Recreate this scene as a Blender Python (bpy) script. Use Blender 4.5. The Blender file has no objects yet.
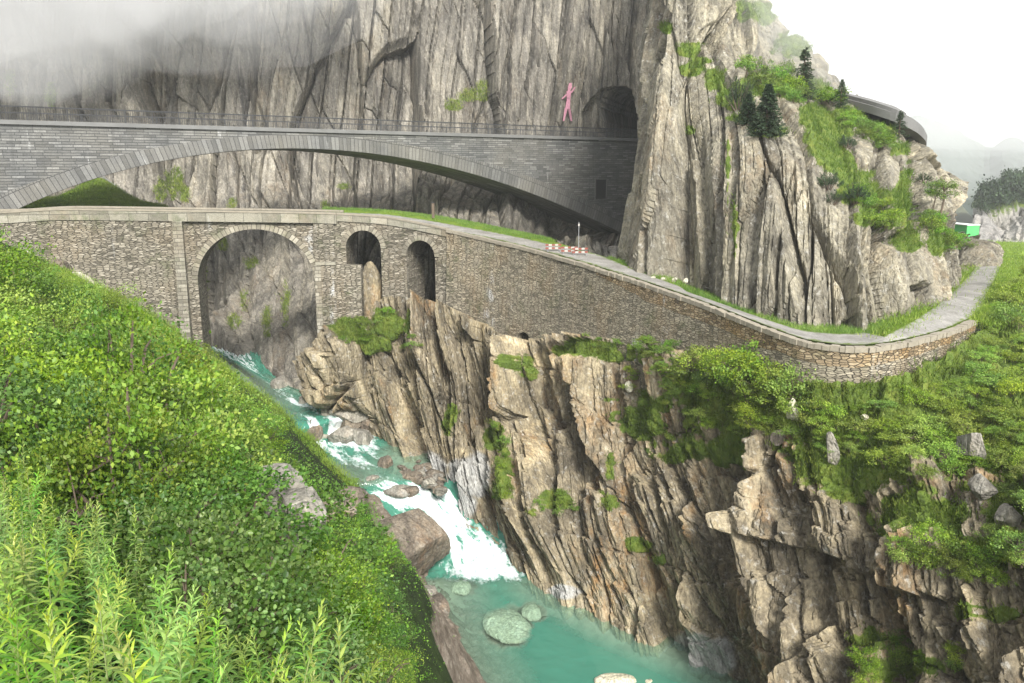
EXPO=2.1; HAZE=0.0004; WORLD=0.09; DENO=True; FOG=1
import bpy, bmesh, math, random
import numpy as np
from mathutils import Vector, Matrix
R=math.radians
rng=np.random.default_rng(7); random.seed(7)
scene=bpy.context.scene; COL=scene.collection
# ------------------------------------------------------------------ camera
F=800.0; PITCH=R(12.5); cp,sp=math.cos(PITCH),math.sin(PITCH)
cam=bpy.data.cameras.new('camera'); co=bpy.data.objects.new('camera',cam); COL.objects.link(co)
cam.sensor_width=36; cam.lens=F*36/1024; cam.clip_start=0.1; cam.clip_end=9000
co.rotation_euler=(R(90)-PITCH,0,0); scene.camera=co
def ray(px,py):
    dx=(px-512)/F; dy=(341.5-py)/F
    return np.array([dx,cp+dy*sp,-sp+dy*cp])
def at(px,py,Y):
    r=ray(px,py); return r*(Y/r[1])
def at_z(px,py,z):
    r=ray(px,py); return r*(z/r[2])
def proj(P):
    P=np.asarray(P,float); d=P[...,1]*cp-P[...,2]*sp; u=P[...,1]*sp+P[...,2]*cp
    d=np.where(d<0.05,0.05,d)
    return 512+F*P[...,0]/d, 341.5-F*u/d, d
# ------------------------------------------------------------------ noise
def _h(ix,iy,s):
    h=(ix.astype(np.int64)*374761393+iy.astype(np.int64)*668265263+int(s)*974634777)&0xFFFFFFFF
    h=((h^(h>>13))*1274126177)&0xFFFFFFFF
    h=((h^(h>>16))*2246822519)&0xFFFFFFFF
    return (h^(h>>15))&0xFFFFFF
def hash01(ix,iy,s): return _h(ix,iy,s)/float(0xFFFFFF)
def vnoise(x,y,s=0):
    ix=np.floor(x).astype(np.int64); iy=np.floor(y).astype(np.int64)
    fx=x-ix; fy=y-iy; fx=fx*fx*fx*(fx*(fx*6-15)+10); fy=fy*fy*fy*(fy*(fy*6-15)+10)
    a=hash01(ix,iy,s); b=hash01(ix+1,iy,s); c=hash01(ix,iy+1,s); d=hash01(ix+1,iy+1,s)
    return (a*(1-fx)+b*fx)*(1-fy)+(c*(1-fx)+d*fx)*fy*1.0-0.5
def fbm(x,y,s=0,o=4,g=0.5):
    v=0;a=1.0
    for i in range(o):
        v=v+a*vnoise(x,y,s+17*i); x=x*2.03+3.1; y=y*2.03+7.7; a*=g
    return v
def worley(x,y,s=0,j=0.95):
    ix=np.floor(x).astype(np.int64); iy=np.floor(y).astype(np.int64)
    f1=np.full(x.shape,9.0); f2=np.full(x.shape,9.0); hid=np.zeros(x.shape); ax=np.zeros(x.shape); ay=np.zeros(x.shape)
    for dx in (-1,0,1):
        for dy in (-1,0,1):
            cx=ix+dx; cy=iy+dy
            px=cx+0.5+(hash01(cx,cy,s)-0.5)*j; py=cy+0.5+(hash01(cx,cy,s+91)-0.5)*j
            ex=x-px; ey=y-py; d=ex*ex+ey*ey
            m=d<f1
            f2=np.where(m,f1,np.minimum(f2,d)); hid=np.where(m,hash01(cx,cy,s+57),hid)
            ax=np.where(m,ex,ax); ay=np.where(m,ey,ay); f1=np.where(m,d,f1)
    return np.sqrt(f1),np.sqrt(f2),hid,ax,ay
def sstep(a,b,x):
    t=np.clip((x-a)/(b-a),0,1); return t*t*(3-2*t)
# ------------------------------------------------------------------ objects
def setp(o,label=None,cat=None,group=None,kind=None):
    if label: o['label']=label
    if cat: o['category']=cat
    if group: o['group']=group
    if kind: o['kind']=kind
    return o
def link(name,me,parent=None,mat=None):
    o=bpy.data.objects.new(name,me); COL.objects.link(o)
    if parent is not None: o.parent=parent
    if mat is not None and me is not None:
        me.materials.clear(); me.materials.append(mat)
    return o
def empty(name,loc=(0,0,0),rz=0):
    o=bpy.data.objects.new(name,None); COL.objects.link(o); o.location=loc; o.rotation_euler=(0,0,rz); o.empty_display_size=.2
    return o
def mesh_np(name,V,Fc,smooth=False,attrs=None,uv=None):
    """V (n,3); Fc (m,k) int array; attrs {name: per-vertex floats}; uv per-vertex (n,2)"""
    V=np.ascontiguousarray(V,dtype=np.float32); Fc=np.ascontiguousarray(Fc,dtype=np.int32)
    me=bpy.data.meshes.new(name); n=len(V); m,k=Fc.shape
    me.vertices.add(n); me.vertices.foreach_set('co',V.ravel())
    me.loops.add(m*k); me.loops.foreach_set('vertex_index',Fc.ravel())
    me.polygons.add(m); me.polygons.foreach_set('loop_start',np.arange(0,m*k,k,dtype=np.int32))
    me.polygons.foreach_set('loop_total',np.full(m,k,dtype=np.int32))
    me.polygons.foreach_set('use_smooth',np.full(m,bool(smooth)))
    if uv is not None:
        l=me.uv_layers.new(name='UVMap'); l.data.foreach_set('uv',np.ascontiguousarray(np.asarray(uv,np.float32)[Fc.ravel()]).ravel())
    for a,v in (attrs or {}).items():
        t=me.attributes.new(a,'FLOAT','POINT'); t.data.foreach_set('value',np.ascontiguousarray(v,dtype=np.float32).ravel())
    me.update(calc_edges=True)
    return me
class MB:
    """collects boxes, bars, tubes and free polygons into one mesh; uv in metres"""
    def __init__(s): s.v=[]; s.f=[]; s.uv=[]
    def poly(s,pts,uv=None):
        i=len(s.v); s.v+= [tuple(map(float,p)) for p in pts]; s.f.append(tuple(range(i,i+len(pts))))
        s.uv+= [tuple(u) for u in uv] if uv is not None else [(p[0]+p[1],p[2]) for p in pts]
    def hexa(s,b,t):
        """b,t: four bottom and four top corners, same order (ccw seen from above)"""
        b=[np.array(p,float) for p in b]; t=[np.array(p,float) for p in t]
        s.poly([b[3],b[2],b[1],b[0]],[(p[0],p[1]) for p in b[::-1]]); s.poly(t,[(p[0],p[1]) for p in t])
        u=0
        for i in range(4):
            j=(i+1)%4; L=np.linalg.norm(b[j][:2]-b[i][:2])
            s.poly([b[i],b[j],t[j],t[i]],[(u,b[i][2]),(u+L,b[j][2]),(u+L,t[j][2]),(u,t[i][2])]); u+=L
    def box(s,c,d,rz=0,tilt=None):
        M=Matrix.Rotation(rz,3,'Z')
        if tilt is not None: M=M@tilt
        q=[]
        for z in (-1,1):
            for x,y in ((-1,-1),(1,-1),(1,1),(-1,1)):
                q.append(np.array(c)+np.array(M@Vector((x*d[0]/2,y*d[1]/2,z*d[2]/2))))
        s.hexa(q[:4],q[4:])
    def bar(s,a,b,r,n=6,r2=None):
        a=Vector(a);b=Vector(b); ax=(b-a)
        if ax.length<1e-6: return
        ax.normalize(); u=ax.orthogonal().normalized(); w=ax.cross(u); r2=r if r2 is None else r2
        A=[a+(u*math.cos(t)+w*math.sin(t))*r for t in [2*math.pi*i/n for i in range(n)]]
        B=[b+(u*math.cos(t)+w*math.sin(t))*r2 for t in [2*math.pi*i/n for i in range(n)]]
        for i in range(n):
            j=(i+1)%n; s.poly([A[i],A[j],B[j],B[i]])
        s.poly(A[::-1]); s.poly(B)
    def tube(s,pts,r,n=6):
        for i in range(len(pts)-1): s.bar(pts[i],pts[i+1],r[i] if hasattr(r,'__len__') else r,n,r[i+1] if hasattr(r,'__len__') else r)
    def mesh(s,name,smooth=False,bevel=0):
        me=bpy.data.meshes.new(name); me.from_pydata(s.v,[],s.f)
        l=me.uv_layers.new(name='UVMap'); idx=np.empty(len(me.loops),np.int32); me.loops.foreach_get('vertex_index',idx)
        l.data.foreach_set('uv',np.asarray(s.uv,np.float32)[idx].ravel())
        if smooth: me.polygons.foreach_set('use_smooth',np.ones(len(me.polygons),bool))
        me.update(); return me
    def build(s,name,mat,parent=None,smooth=False):
        return link(name,s.mesh(name,smooth),parent,mat)
# ------------------------------------------------------------------ node helper
class NT:
    def __init__(s,mat):
        mat.use_nodes=True; s.t=mat.node_tree; s.t.nodes.clear()
    def n(s,typ,ins=None,**props):
        nd=s.t.nodes.new('ShaderNode'+typ)
        for k,v in props.items(): setattr(nd,k,v)
        for k,v in (ins or {}).items():
            sock=nd.inputs[k]
            if isinstance(v,bpy.types.NodeSocket): s.t.links.new(v,sock)
            elif isinstance(v,bpy.types.Node): s.t.links.new(v.outputs[0],sock)
            else:
                if sock.type=='RGBA' and len(v)==3: v=tuple(v)+(1,)
                sock.default_value=v
        return nd
    def math(s,op,a,b=0.0,c=None,clamp=False):
        d={0:a,1:b}
        if c is not None: d[2]=c
        return s.n('Math',d,operation=op,use_clamp=clamp).outputs[0]
    def mix(s,f,a,b,mode='MIX'):
        nd=s.n('Mix',data_type='RGBA',blend_type=mode)
        for k,v in ((0,f),(6,a),(7,b)):
            if isinstance(v,bpy.types.NodeSocket): s.t.links.new(v,nd.inputs[k])
            elif k==0: nd.inputs[0].default_value=v
            else: nd.inputs[k].default_value=tuple(v)+(1,) if len(v)==3 else v
        return nd.outputs[2]
    def ramp(s,f,stops,interp='LINEAR'):
        nd=s.n('ValToRGB',{0:f}); e=nd.color_ramp.elements; nd.color_ramp.interpolation=interp
        while len(e)<len(stops): e.new(0.5)
        for i,(p,c) in enumerate(stops):
            e[i].position=p; e[i].color=(c,c,c,1) if not hasattr(c,'__len__') else tuple(c)+(1,)
        return nd.outputs[0]
    def mapr(s,f,a,b,c=0.0,d=1.0): return s.n('MapRange',{0:f,1:a,2:b,3:c,4:d}).outputs[0]
    def noise(s,vec,scale,detail=5,rough=.55,dist=0.0):
        return s.n('TexNoise',{'Vector':vec,'Scale':scale,'Detail':detail,'Roughness':rough,'Distortion':dist}).outputs[0]
    def scl(s,vec,x,y,z,rot=(0,0,0)):
        return s.n('Mapping',{'Vector':vec,'Scale':(x,y,z),'Rotation':rot}).outputs[0]
    def attr(s,name): return s.n('Attribute',attribute_name=name).outputs['Fac']
    def out(s,sh,disp=None,vol=None):
        o=s.n('OutputMaterial')
        if sh is not None: s.t.links.new(sh if isinstance(sh,bpy.types.NodeSocket) else sh.outputs[0],o.inputs[0])
        if vol is not None: s.t.links.new(vol.outputs[0],o.inputs[1])
def newmat(name):
    m=bpy.data.materials.new(name); return m,NT(m)
def simple(name,col,rough=.7,var=.25,scale=3.0,metal=0.0,bump=.3):
    m,t=newmat(name); tc=t.n('TexCoord').outputs['Object']
    f=t.noise(tc,scale,6,.6); c=t.mix(f,[x*(1-var) for x in col],[min(1,x*(1+var)) for x in col])
    b=t.n('Bump',{'Strength':bump,'Distance':.02,'Height':t.noise(tc,scale*6,4)})
    t.out(t.n('BsdfPrincipled',{'Base Color':c,'Roughness':rough,'Metallic':metal,'Normal':b})); return m

def rock_mat(name,cols,rust=(.26,.13,.045),rustamt=.5,streak=.5,lean=0.0,pale=.25,streakcol=(.045,.043,.042)):
    m,t=newmat(name); P=t.n('TexCoord').outputs['Object']
    P=t.n('Mapping',{'Vector':P,'Rotation':(0,lean,0)}).outputs[0]
    st=t.scl(P,1,1,.32)
    n1=t.noise(st,.55,6,.66,.4)
    base=t.ramp(n1,[(.28,cols[0]),(.44,cols[1]),(.56,cols[2]),(.72,cols[3])])
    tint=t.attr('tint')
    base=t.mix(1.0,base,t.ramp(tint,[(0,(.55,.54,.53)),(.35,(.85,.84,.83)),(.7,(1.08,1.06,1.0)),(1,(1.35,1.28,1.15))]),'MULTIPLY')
    sn=t.noise(t.scl(P,1,1,.05),2.6,7,.7); base=t.mix(1.0,base,t.ramp(sn,[(.30,(.58,.57,.56)),(.46,(.94,.93,.91)),(.56,(1.06,1.05,1.02)),(.70,(1.35,1.3,1.18))]),'MULTIPLY')
    # rust / ochre staining
    r=t.math('MULTIPLY',t.mapr(t.noise(t.scl(P,1,1,.45),.22,6,.6),.52,.66),t.mapr(t.noise(st,1.4,6,.7),.4,.62))
    base=t.mix(t.math('MULTIPLY',r,rustamt),base,rust)
    # water streaks
    s=t.math('MULTIPLY',t.mapr(t.noise(t.scl(P,1,1,.035),.9,6,.65),.52,.66),t.mapr(t.noise(P,.09,3),.42,.58))
    base=t.mix(t.math('MULTIPLY',s,streak),base,streakcol)
    # pale lichen and fresh faces
    l=t.mapr(t.noise(P,2.2,4,.7),.56,.68); base=t.mix(t.math('MULTIPLY',l,pale),base,(.5,.49,.45))
    base=t.mix(t.math('MULTIPLY',t.attr('wash'),.85),base,t.ramp(t.noise(P,1.2,6),[(.3,(.28,.285,.285)),(.7,(.52,.52,.505))]))
    # grain
    g=t.noise(t.scl(P,1,1,.5),6,2,.6); base=t.mix(1.0,base,t.ramp(g,[(.25,.62),(.5,1.0),(.75,1.35)]),'MULTIPLY')
    # moss and turf
    mo=t.mapr(t.math('ADD',t.attr('moss'),t.math('MULTIPLY',t.math('SUBTRACT',t.noise(P,1.7,7,.7),.5),1.3)),.42,.6)
    mc=t.ramp(t.noise(P,.9,7,.7),[(.3,(.045,.07,.014)),(.5,(.10,.15,.022)),(.7,(.17,.19,.035))])
    base=t.mix(mo,base,mc)
    # relief
    v1=t.n('TexVoronoi',{'Vector':t.scl(P,1,1,.28),'Scale':1.5,'Randomness':1.0},feature='DISTANCE_TO_EDGE').outputs['Distance']
    nz=t.noise(st,2.2,4,.62,.3); n3=t.noise(t.scl(P,1,1,.12),3,2,.5)
    h=t.math('ADD',t.math('MULTIPLY',nz,1.0),t.math('MULTIPLY',n3,.5)); h=t.math('ADD',h,t.math('MULTIPLY',t.math('MINIMUM',v1,.06),3.0))
    nq=t.noise(P,4.5,2,.6); h=t.math('ADD',h,t.math('MULTIPLY',nq,.7))
    b=t.n('Bump',{'Strength':1.0,'Distance':.17,'Height':h})
    t.out(t.n('BsdfPrincipled',{'Base Color':base,'Roughness':.82,'Specular IOR Level':.25,'Normal':b})); return m
# ------------------------------------------------------------------ gridded surfaces
def cr(ctrl,ns):
    """Catmull-Rom along axis 0 of ctrl (k,...) with ns[i] samples in segment i"""
    k=len(ctrl); out=[]
    for i in range(k-1):
        p1=ctrl[i];p2=ctrl[i+1]; p0=ctrl[i-1] if i>0 else 2*p1-p2; p3=ctrl[i+2] if i+2<k else 2*p2-p1
        n=ns[i]; tt=np.arange(n)/n
        if i==k-2: tt=np.append(tt,1.0)
        tt=tt.reshape((-1,)+(1,)*(ctrl.ndim-1))
        # softened tangents keep the net from overshooting
        m1=.5*(p2-p0)*.8; m2=.5*(p3-p1)*.8
        h00=2*tt**3-3*tt**2+1;h10=tt**3-2*tt**2+tt;h01=-2*tt**3+3*tt**2;h11=tt**3-tt**2
        out.append(h00*p1+h10*m1+h01*p2+h11*m2)
    return np.concatenate(out,0)
class Surf:
    """a surface over a control net: rows run up-down, columns left-right"""
    def __init__(s,cols,step):
        s.step=step
        C=np.array([[at(*p) if len(p)==3 else np.array(p[:3]) for p in c] for c in cols]).transpose(1,0,2) # rows,cols,3
        sv=[max(2,int(np.median(np.linalg.norm(C[i+1]-C[i],axis=-1))/step)) for i in range(C.shape[0]-1)]
        su=[max(2,int(np.percentile(np.linalg.norm(C[:,j+1]-C[:,j],axis=-1),60)/step)) for j in range(C.shape[1]-1)]
        G=cr(C,sv); G=cr(G.transpose(1,0,2),su).transpose(1,0,2); s.set(G)
        s.U=np.zeros(G.shape[:2]); s.V=np.zeros(G.shape[:2])
        mid=G[G.shape[0]//2]; s.U[:]=np.concatenate([[0],np.cumsum(np.linalg.norm(np.diff(mid,axis=0),axis=-1))])[None,:]
        s.V[:-1]=np.cumsum(np.linalg.norm(np.diff(G,axis=0),axis=-1)[::-1],axis=0)[::-1]
        s.attr={'tint':np.full(G.shape[:2],.5),'moss':np.zeros(G.shape[:2]),'wash':np.zeros(G.shape[:2])}
    def set(s,G):
        s.P=G; du=np.gradient(G,axis=1); dv=np.gradient(G,axis=0); n=np.cross(dv,du)
        n/=np.maximum(np.linalg.norm(n,axis=-1,keepdims=True),1e-9)
        c=np.sum(n*(-G),axis=-1)   # face the viewpoint side on the whole
        if np.median(c)<0: n=-n; s.flip=True
        else: s.flip=False
        s.N=n; s.px,s.py,s.d=proj(G)
    def smoothN(s,k=12):
        n=s.N.copy()
        for ax in (0,1):
            c=np.cumsum(np.concatenate([np.repeat(n.take([0],ax),k,ax),n,np.repeat(n.take([-1],ax),k,ax)],ax),ax)
            L=n.shape[ax]; n=(c.take(range(2*k,2*k+L),ax)-c.take(range(0,L),ax))/(2*k)
        return n/np.maximum(np.linalg.norm(n,axis=-1,keepdims=True),1e-9)
    def ell(s,E,fn=.6,seed=5):
        v=np.full(s.px.shape,-9.0)
        for (x,y,rx,ry) in E: v=np.maximum(v,1-((s.px-x)/rx)**2-((s.py-y)/ry)**2)
        return v+fn*fbm(s.px/13,s.py/13,seed,3)
    def mesh(s,name):
        nv,nu=s.P.shape[:2]; i=np.arange(nv*nu).reshape(nv,nu)
        q=np.stack([i[:-1,:-1],i[:-1,1:],i[1:,1:],i[1:,:-1]],-1).reshape(-1,4)
        if s.flip: q=q[:,::-1]
        return mesh_np(name,s.P.reshape(-1,3),q,False,{k:v.ravel() for k,v in s.attr.items()})
    def zbuf(s):
        x=np.round(s.px).astype(int).ravel(); y=np.round(s.py).astype(int).ravel(); d=s.d.ravel()
        ok=(x>=-40)&(x<1064)&(y>=-40)&(y<723); ids=np.nonzero(ok)[0]
        o=np.argsort(-d[ids],kind='stable'); ids=ids[o]
        s.zb=np.full((763,1104),-1,np.int64); s.zb[y[ids]+40,x[ids]+40]=ids
        s.flatP=s.P.reshape(-1,3)
    def pick(s,px,py,r=4):
        if not hasattr(s,'zb'): s.zbuf()
        x=int(round(px))+40;y=int(round(py))+40
        if not(0<=x<1104 and 0<=y<763): return None
        w=s.zb[max(0,y-r):y+r+1,max(0,x-r):x+r+1]; w=w[w>=0]
        if len(w)==0: return None
        k=w[np.argmin(s.d.ravel()[w])]; return s.flatP[k],s.N.reshape(-1,3)[k],k
def cells1(x,sd,row=None):
    i=np.floor(x).astype(np.int64); f1=np.full(x.shape,9.0); f2=np.full(x.shape,9.0); cid=np.zeros(x.shape,np.int64); dx=np.zeros(x.shape)
    r=np.zeros(x.shape,np.int64) if row is None else row
    for k in (-1,0,1):
        c=i+k; e=x-(c+.5+(hash01(c,r,sd)-.5)*.8); d=np.abs(e); m=d<f1
        f2=np.where(m,f1,np.minimum(f2,d)); cid=np.where(m,c,cid); dx=np.where(m,e,dx); f1=np.where(m,d,f1)
    return cid,f2-f1,dx
def rock_disp(s,seed,scales,lean=0.0,gully=1.5,ledge=0.0,ledge_h=5.0,keep=None,rib=.07,sc=None):
    U,V=s.U,s.V
    if sc is not None: U=np.concatenate([np.zeros((U.shape[0],1)),np.cumsum(np.diff(U,axis=1)/sc[None,1:],axis=1)],1); V=V/sc[None,:]
    a=U+V*lean; b=V-U*lean*.3
    a=a+.9*fbm(U/12,V/22,seed,2); b=b+2.2*fbm(U/5,V/9,seed+3,3)
    d=gully*(2.2*fbm(a/11,b/38,seed+7,3))
    tint=np.zeros(U.shape)+.5; crack=np.zeros(U.shape)
    for i,(wa,wb,amp,til,cw) in enumerate(scales):
        if i>0:
            ca,ea,da=cells1(a/wa+.16*fbm(U/wa*.45,V/wb*.9,seed+31*i,2),seed+7*i)
            cb,eb,db=cells1(b/wb+3.7*hash01(ca,ca*0,seed+13*i)+.25*da+.05*fbm(U/wa,V/wa,seed+37*i,2),seed+19*i,ca)
            hc=hash01(ca,ca*0+5,seed+23*i)-.5; hr=hash01(ca,cb,seed+29*i)-.5; g1=hash01(ca,cb,seed+41*i)-.5; g2=hash01(cb,ca,seed+43*i)-.5
            d=d+amp*(.75*hc+.75*hr)+amp*til*(g1*da*1.1+g2*db*.8+.22*db)
            cwid=min(.26,max(.09,2.4*s.step/wa)); d=d-amp*cw*1.5*(.09/cwid)**.35*(1-sstep(.0,cwid,ea))*(0 if 2.4*s.step/wa>.6 else 1)-amp*cw*(.7 if wb>8 or rib>.1 else .05)*(1-sstep(0,.04,eb))
            tint=tint+(.34,.30,.22,.14)[min(i,3)]*(g1+.7*hr); continue
        wx=a/wa+.10*fbm(U/wa*.9,V/wb*1.2,seed+31*i,2); wy=b/wb+.12*fbm(U/wb*1.3,V/wb*1.3,seed+37*i+1,2)
        f1,f2,h,ax,ay=worley(wx,wy,seed+101*i,.9)
        g1=hash01((h*65536).astype(np.int64),np.full(h.shape,3,np.int64),seed)-.5; g2=hash01((h*65536).astype(np.int64),np.full(h.shape,9,np.int64),seed)-.5
        d=d+amp*(h-.5)*1.1+amp*til*(g1*ax*2+g2*ay*2+.25*ay)
        e=f2-f1; d=d-amp*cw*1.35*(1-sstep(0,.07+.03/wa,e))
        tint=tint+(.34,.30,.22,.16)[min(i,3)]*(g1+.6*g2)
    if ledge:
        q=(b+1.6*fbm(U/9,V/9,seed+71,3))/ledge_h; f=q-np.floor(q); lh=hash01(np.floor(q).astype(np.int64),np.floor(a/14).astype(np.int64),seed+5)
        d=d+ledge*(.3+lh)*(f-.5)-ledge*.5*(1-sstep(0,.06,f))
    d=d+rib*fbm((a+.15*fbm(U/2,V/6,seed+81,2))/.55,V/5.5,seed+83,3)
    d=d+.06*fbm(U/.7,V/1.0,seed+9,4,.55)
    if sc is not None: d=d*sc[None,:]
    if keep is not None: d=d*keep
    s.attr['tint']=np.clip(tint,0,1)
    return d
# ================================================================== ROCK
M_gorge=rock_mat('gorge_rock',[(0.073,0.065,0.050),(0.180,0.156,0.114),(0.310,0.268,0.189),(0.484,0.426,0.318)],rust=(.34,.19,.07),rustamt=.85,streak=.65,lean=.05,pale=.45)
M_mass=rock_mat('knoll_rock',[(0.080,0.074,0.060),(0.169,0.157,0.127),(0.255,0.238,0.191),(0.377,0.351,0.285)],rust=(.26,.17,.085),rustamt=.4,streak=.5,lean=.08,pale=.4)
M_back=rock_mat('cliff_rock',[(0.076,0.072,0.066),(0.174,0.164,0.145),(0.268,0.252,0.220),(0.395,0.371,0.329)],rust=(.24,.17,.10),rustamt=.35,streak=.75,lean=.06,pale=.25)

# --- the great cliff behind both bridges
def bcol(px,Y,yl,tail,top=(6,4,2,1)):
    t=[(px,-300,Y+top[0]*3),(px,-120,Y+top[0]),(px,-20,Y+top[1]),(px,60,Y+top[2]),(px,120,Y+top[3]),(px,180,Y-1)]
    return t+[(px,yl[0],yl[1])]+tail
def foot(px,mid,b_,z):
    q=at_z(b_[0],b_[1],z); return [mid,(b_[0],b_[1],q[1]+.6),(b_[0],b_[1]+30,q[1]+1.5)]
def back3(px,m,l): return [m,l,(l[0],l[1]+40,l[2])]
cols=[bcol(-300,140,(215,132),back3(0,(-300,300,126),(-300,420,120))),
 bcol(-120,130,(215,126),back3(0,(-120,300,124),(-120,400,118))),
 bcol(0,125,(212,121),back3(0,(0,280,120),(0,340,119))),
 bcol(60,123,(212,120),back3(0,(60,270,119),(60,330,118))),
 bcol(120,122,(212,119),back3(0,(120,260,119),(120,322,118))),
 bcol(180,121,(212,118),foot(180,(180,265,118),(178,323),-23)),
 bcol(225,121,(215,116.5),foot(225,(225,275,112.5),(228,343),-23.6)),
 bcol(265,121,(215,114.5),foot(265,(267,285,105.5),(268,366),-24)),
 bcol(305,122,(215,114),foot(305,(305,300,98),(306,390),-24.2)),
 bcol(350,123,(212,113),foot(350,(350,300,94),(352,402),-24.3)),
 bcol(400,125,(213,114),back3(0,(400,290,100),(400,380,84))),
 bcol(450,128,(219,114),back3(0,(450,290,100),(450,380,82))),
 bcol(500,131,(229,114),back3(0,(500,300,98),(500,380,78))),
 bcol(550,134,(239,122),back3(0,(550,300,96),(550,380,75))),
 bcol(595,137,(248,131),back3(0,(595,320,90),(595,380,74))),
 bcol(645,138,(256,133),back3(0,(645,320,88),(645,380,72))),
 bcol(740,139,(262,133),back3(0,(740,320,86),(740,380,70)),(9,6,3,1))]
B=Surf(cols,.15)
B.P=B.P+B.smoothN(25)*rock_disp(B,11,[(8.0,40,3.2,1.1,.3),(3.2,15,1.5,1.3,.55),(1.3,6.5,.42,1.4,.6),(.5,2.6,.07,1.2,.4)],lean=-.09,gully=1.2)[...,None]
B.set(B.P)
# tunnel mouth: a real cavity driven into the rock
def inpoly(px,py,poly):
    r=np.zeros(px.shape,bool); n=len(poly)
    for i in range(n):
        x1,y1=poly[i];x2,y2=poly[(i+1)%n]
        c=((y1>py)!=(y2>py))&(px<(x2-x1)*(py-y1)/(y2-y1+1e-9)+x1); r^=c
    return r
tun=inpoly(B.px+1.2*vnoise(B.px/3,B.py/3,3),B.py,[(600,146),(599,106),(601,96),(606,89.5),(614,86.5),(627,87),(632,94),(636,112),(637,146)])
tin=inpoly(B.px,B.py,[(582,146),(582,112),(590,100),(596,94),(602,88.5),(612,86.5),(627,87),(632,94),(636,112),(637,146)])
B.P[tin&~tun]+=np.array([.5,2.4,0]); B.P[tun]+=np.array([14.0,45.0,0]); B.attr['tint'][tun]=0.0; B.set(B.P)  # lowest tint paints the tunnel's inner rock darker, as deep shade
B.attr['moss']=.55*sstep(.1,.7,B.ell([(10,85,6,18),(52,92,7,22),(172,185,14,22),(185,195,8,12),(160,190,6,16),(232,205,5,8),(470,95,16,9),(455,105,12,8),(482,92,10,14),(345,187,10,5),(325,205,5,7),(250,262,9,8),(222,245,8,10),(300,235,20,8),(245,300,6,20),(268,320,6,22),(205,285,5,25),(285,300,6,40),(235,322,9,10)],.7))
back=link('back_cliff',B.mesh('back_cliff'),None,M_back); setp(back,kind='structure')

# --- the rocky knoll above the road
cols=[
 [(668,300,128),(666,262,128),(666,200,129),(664,150,130),(662,100,132),(662,40,134),(664,-30,136),(668,-90,138),(676,-140,142)],
 [(648,300,80),(648,262,80.5),(650,200,81.5),(652,150,82.5),(655,100,83.5),(657,40,85),(662,-30,87),(667,-90,91),(675,-140,100)],
 [(650,305,62.5),(650,275,63.5),(653,210,65),(656,150,66.5),(660,100,68),(664,40,70.5),(668,-20,74),(676,-80,78),(684,-130,90)],
 [(676,310,59.5),(676,284,60.3),(678,225,61.5),(680,165,63.5),(682,115,66),(690,60,70),(697,0,75),(703,-60,80),(712,-110,92)],
 [(705,318,56.5),(705,292,57.2),(707,230,58.5),(708,165,60.5),(712,125,62.8),(718,70,69),(716,35,76),(718,-20,80),(728,-80,92)],
 [(740,325,53.5),(740,303,54.2),(742,240,55.5),(744,175,57),(745,124,59.5),(747,98,66),(745,72,75),(742,5,80),(752,-40,92)],
 [(775,332,51.3),(775,312,52),(776,255,53.2),(778,195,54.8),(782,146,57),(782,112,65),(778,86,76),(770,36,82),(782,12,94)],
 [(810,338,49.6),(810,320,50.2),(812,275,51.2),(813,225,52.6),(815,180,55),(818,135,63),(815,108,72),(803,64,84),(815,50,95)],
 [(840,341,48.9),(840,323,49.5),(842,285,50.4),(842,245,51.6),(846,208,53.8),(850,160,61),(850,125,70),(840,98,79),(850,92,92)],
 [(866,342,49),(866,324,49.5),(868,290,50.4),(866,255,51.6),(870,224,53.8),(878,180,60),(884,148,67),(872,118,76),(880,104,88)],
 [(890,338,49.6),(890,320,50.3),(890,290,51.3),(888,262,52.6),(893,236,55),(900,200,60),(908,168,66),(906,135,72),(910,126,85)],
 [(912,328,52.5),(912,311,53.5),(912,290,54.5),(911,265,55.8),(913,243,58),(917,215,62),(920,185,66),(918,158,70),(922,152,82)],
 [(936,312,58),(936,297,59),(935,282,60.5),(934,262,62),(934,246,64),(936,228,67),(938,212,71),(938,205,76),(940,200,85)],
 [(958,290,67),(958,276,68),(957,266,69),(956,256,70.5),(955,247,72),(954,240,75),(952,232,79),(952,229,84),(954,226,90)],
 [(974,280,78),(974,267,79),(973,262,80),(972,256,81),(970,251,82),(967,246,84),(962,241,88),(960,239,92),(960,238,97)],
 [(972,278,96),(972,262,97),(970,258,98),(968,254,99),(966,250,100),(962,247,102),(958,244,105),(956,242,108),(956,241,112)]]
for k_,dx_ in enumerate((6,8,7,4)): cols[k_]=[(x+dx_,y,Y) for (x,y,Y) in cols[k_]]
K=Surf(cols,.115)
up=1-sstep(.35,.75,K.smoothN(25)[...,2])
K.P=K.P+K.smoothN(20)*rock_disp(K,23,[(5.6,28,2.0,1.2,.5),(2.2,11,1.0,1.3,.6),(.85,4.6,.30,1.3,.6),(.4,1.6,.07,1.0,.5)],lean=-.12,gully=.8,keep=(.35+.65*up)*(.25+.75*sstep(5,13,K.U)))[...,None]
K.set(K.P)
e=K.ell([(690,50,16,10),(700,65,18,14),(715,78,16,14),(735,98,22,16),(690,70,12,8),(668,28,8,8),(765,85,40,16),(800,90,45,14),(830,140,20,38),(815,125,18,30),(850,120,40,18),(880,135,24,16),(742,118,26,6),(768,132,20,7),(860,190,30,24),(885,215,24,20),(905,205,14,50),(910,240,22,14),(935,235,16,22),(950,240,16,10),(845,170,16,22),(870,215,22,14),(760,12,30,14),(790,45,24,20),(728,170,3,40),(735,225,2.5,40),(690,130,8,5),(900,150,14,10)],.9,8)
K.attr['moss']=np.maximum(sstep(-.1,.9,e)*.95,0)
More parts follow.
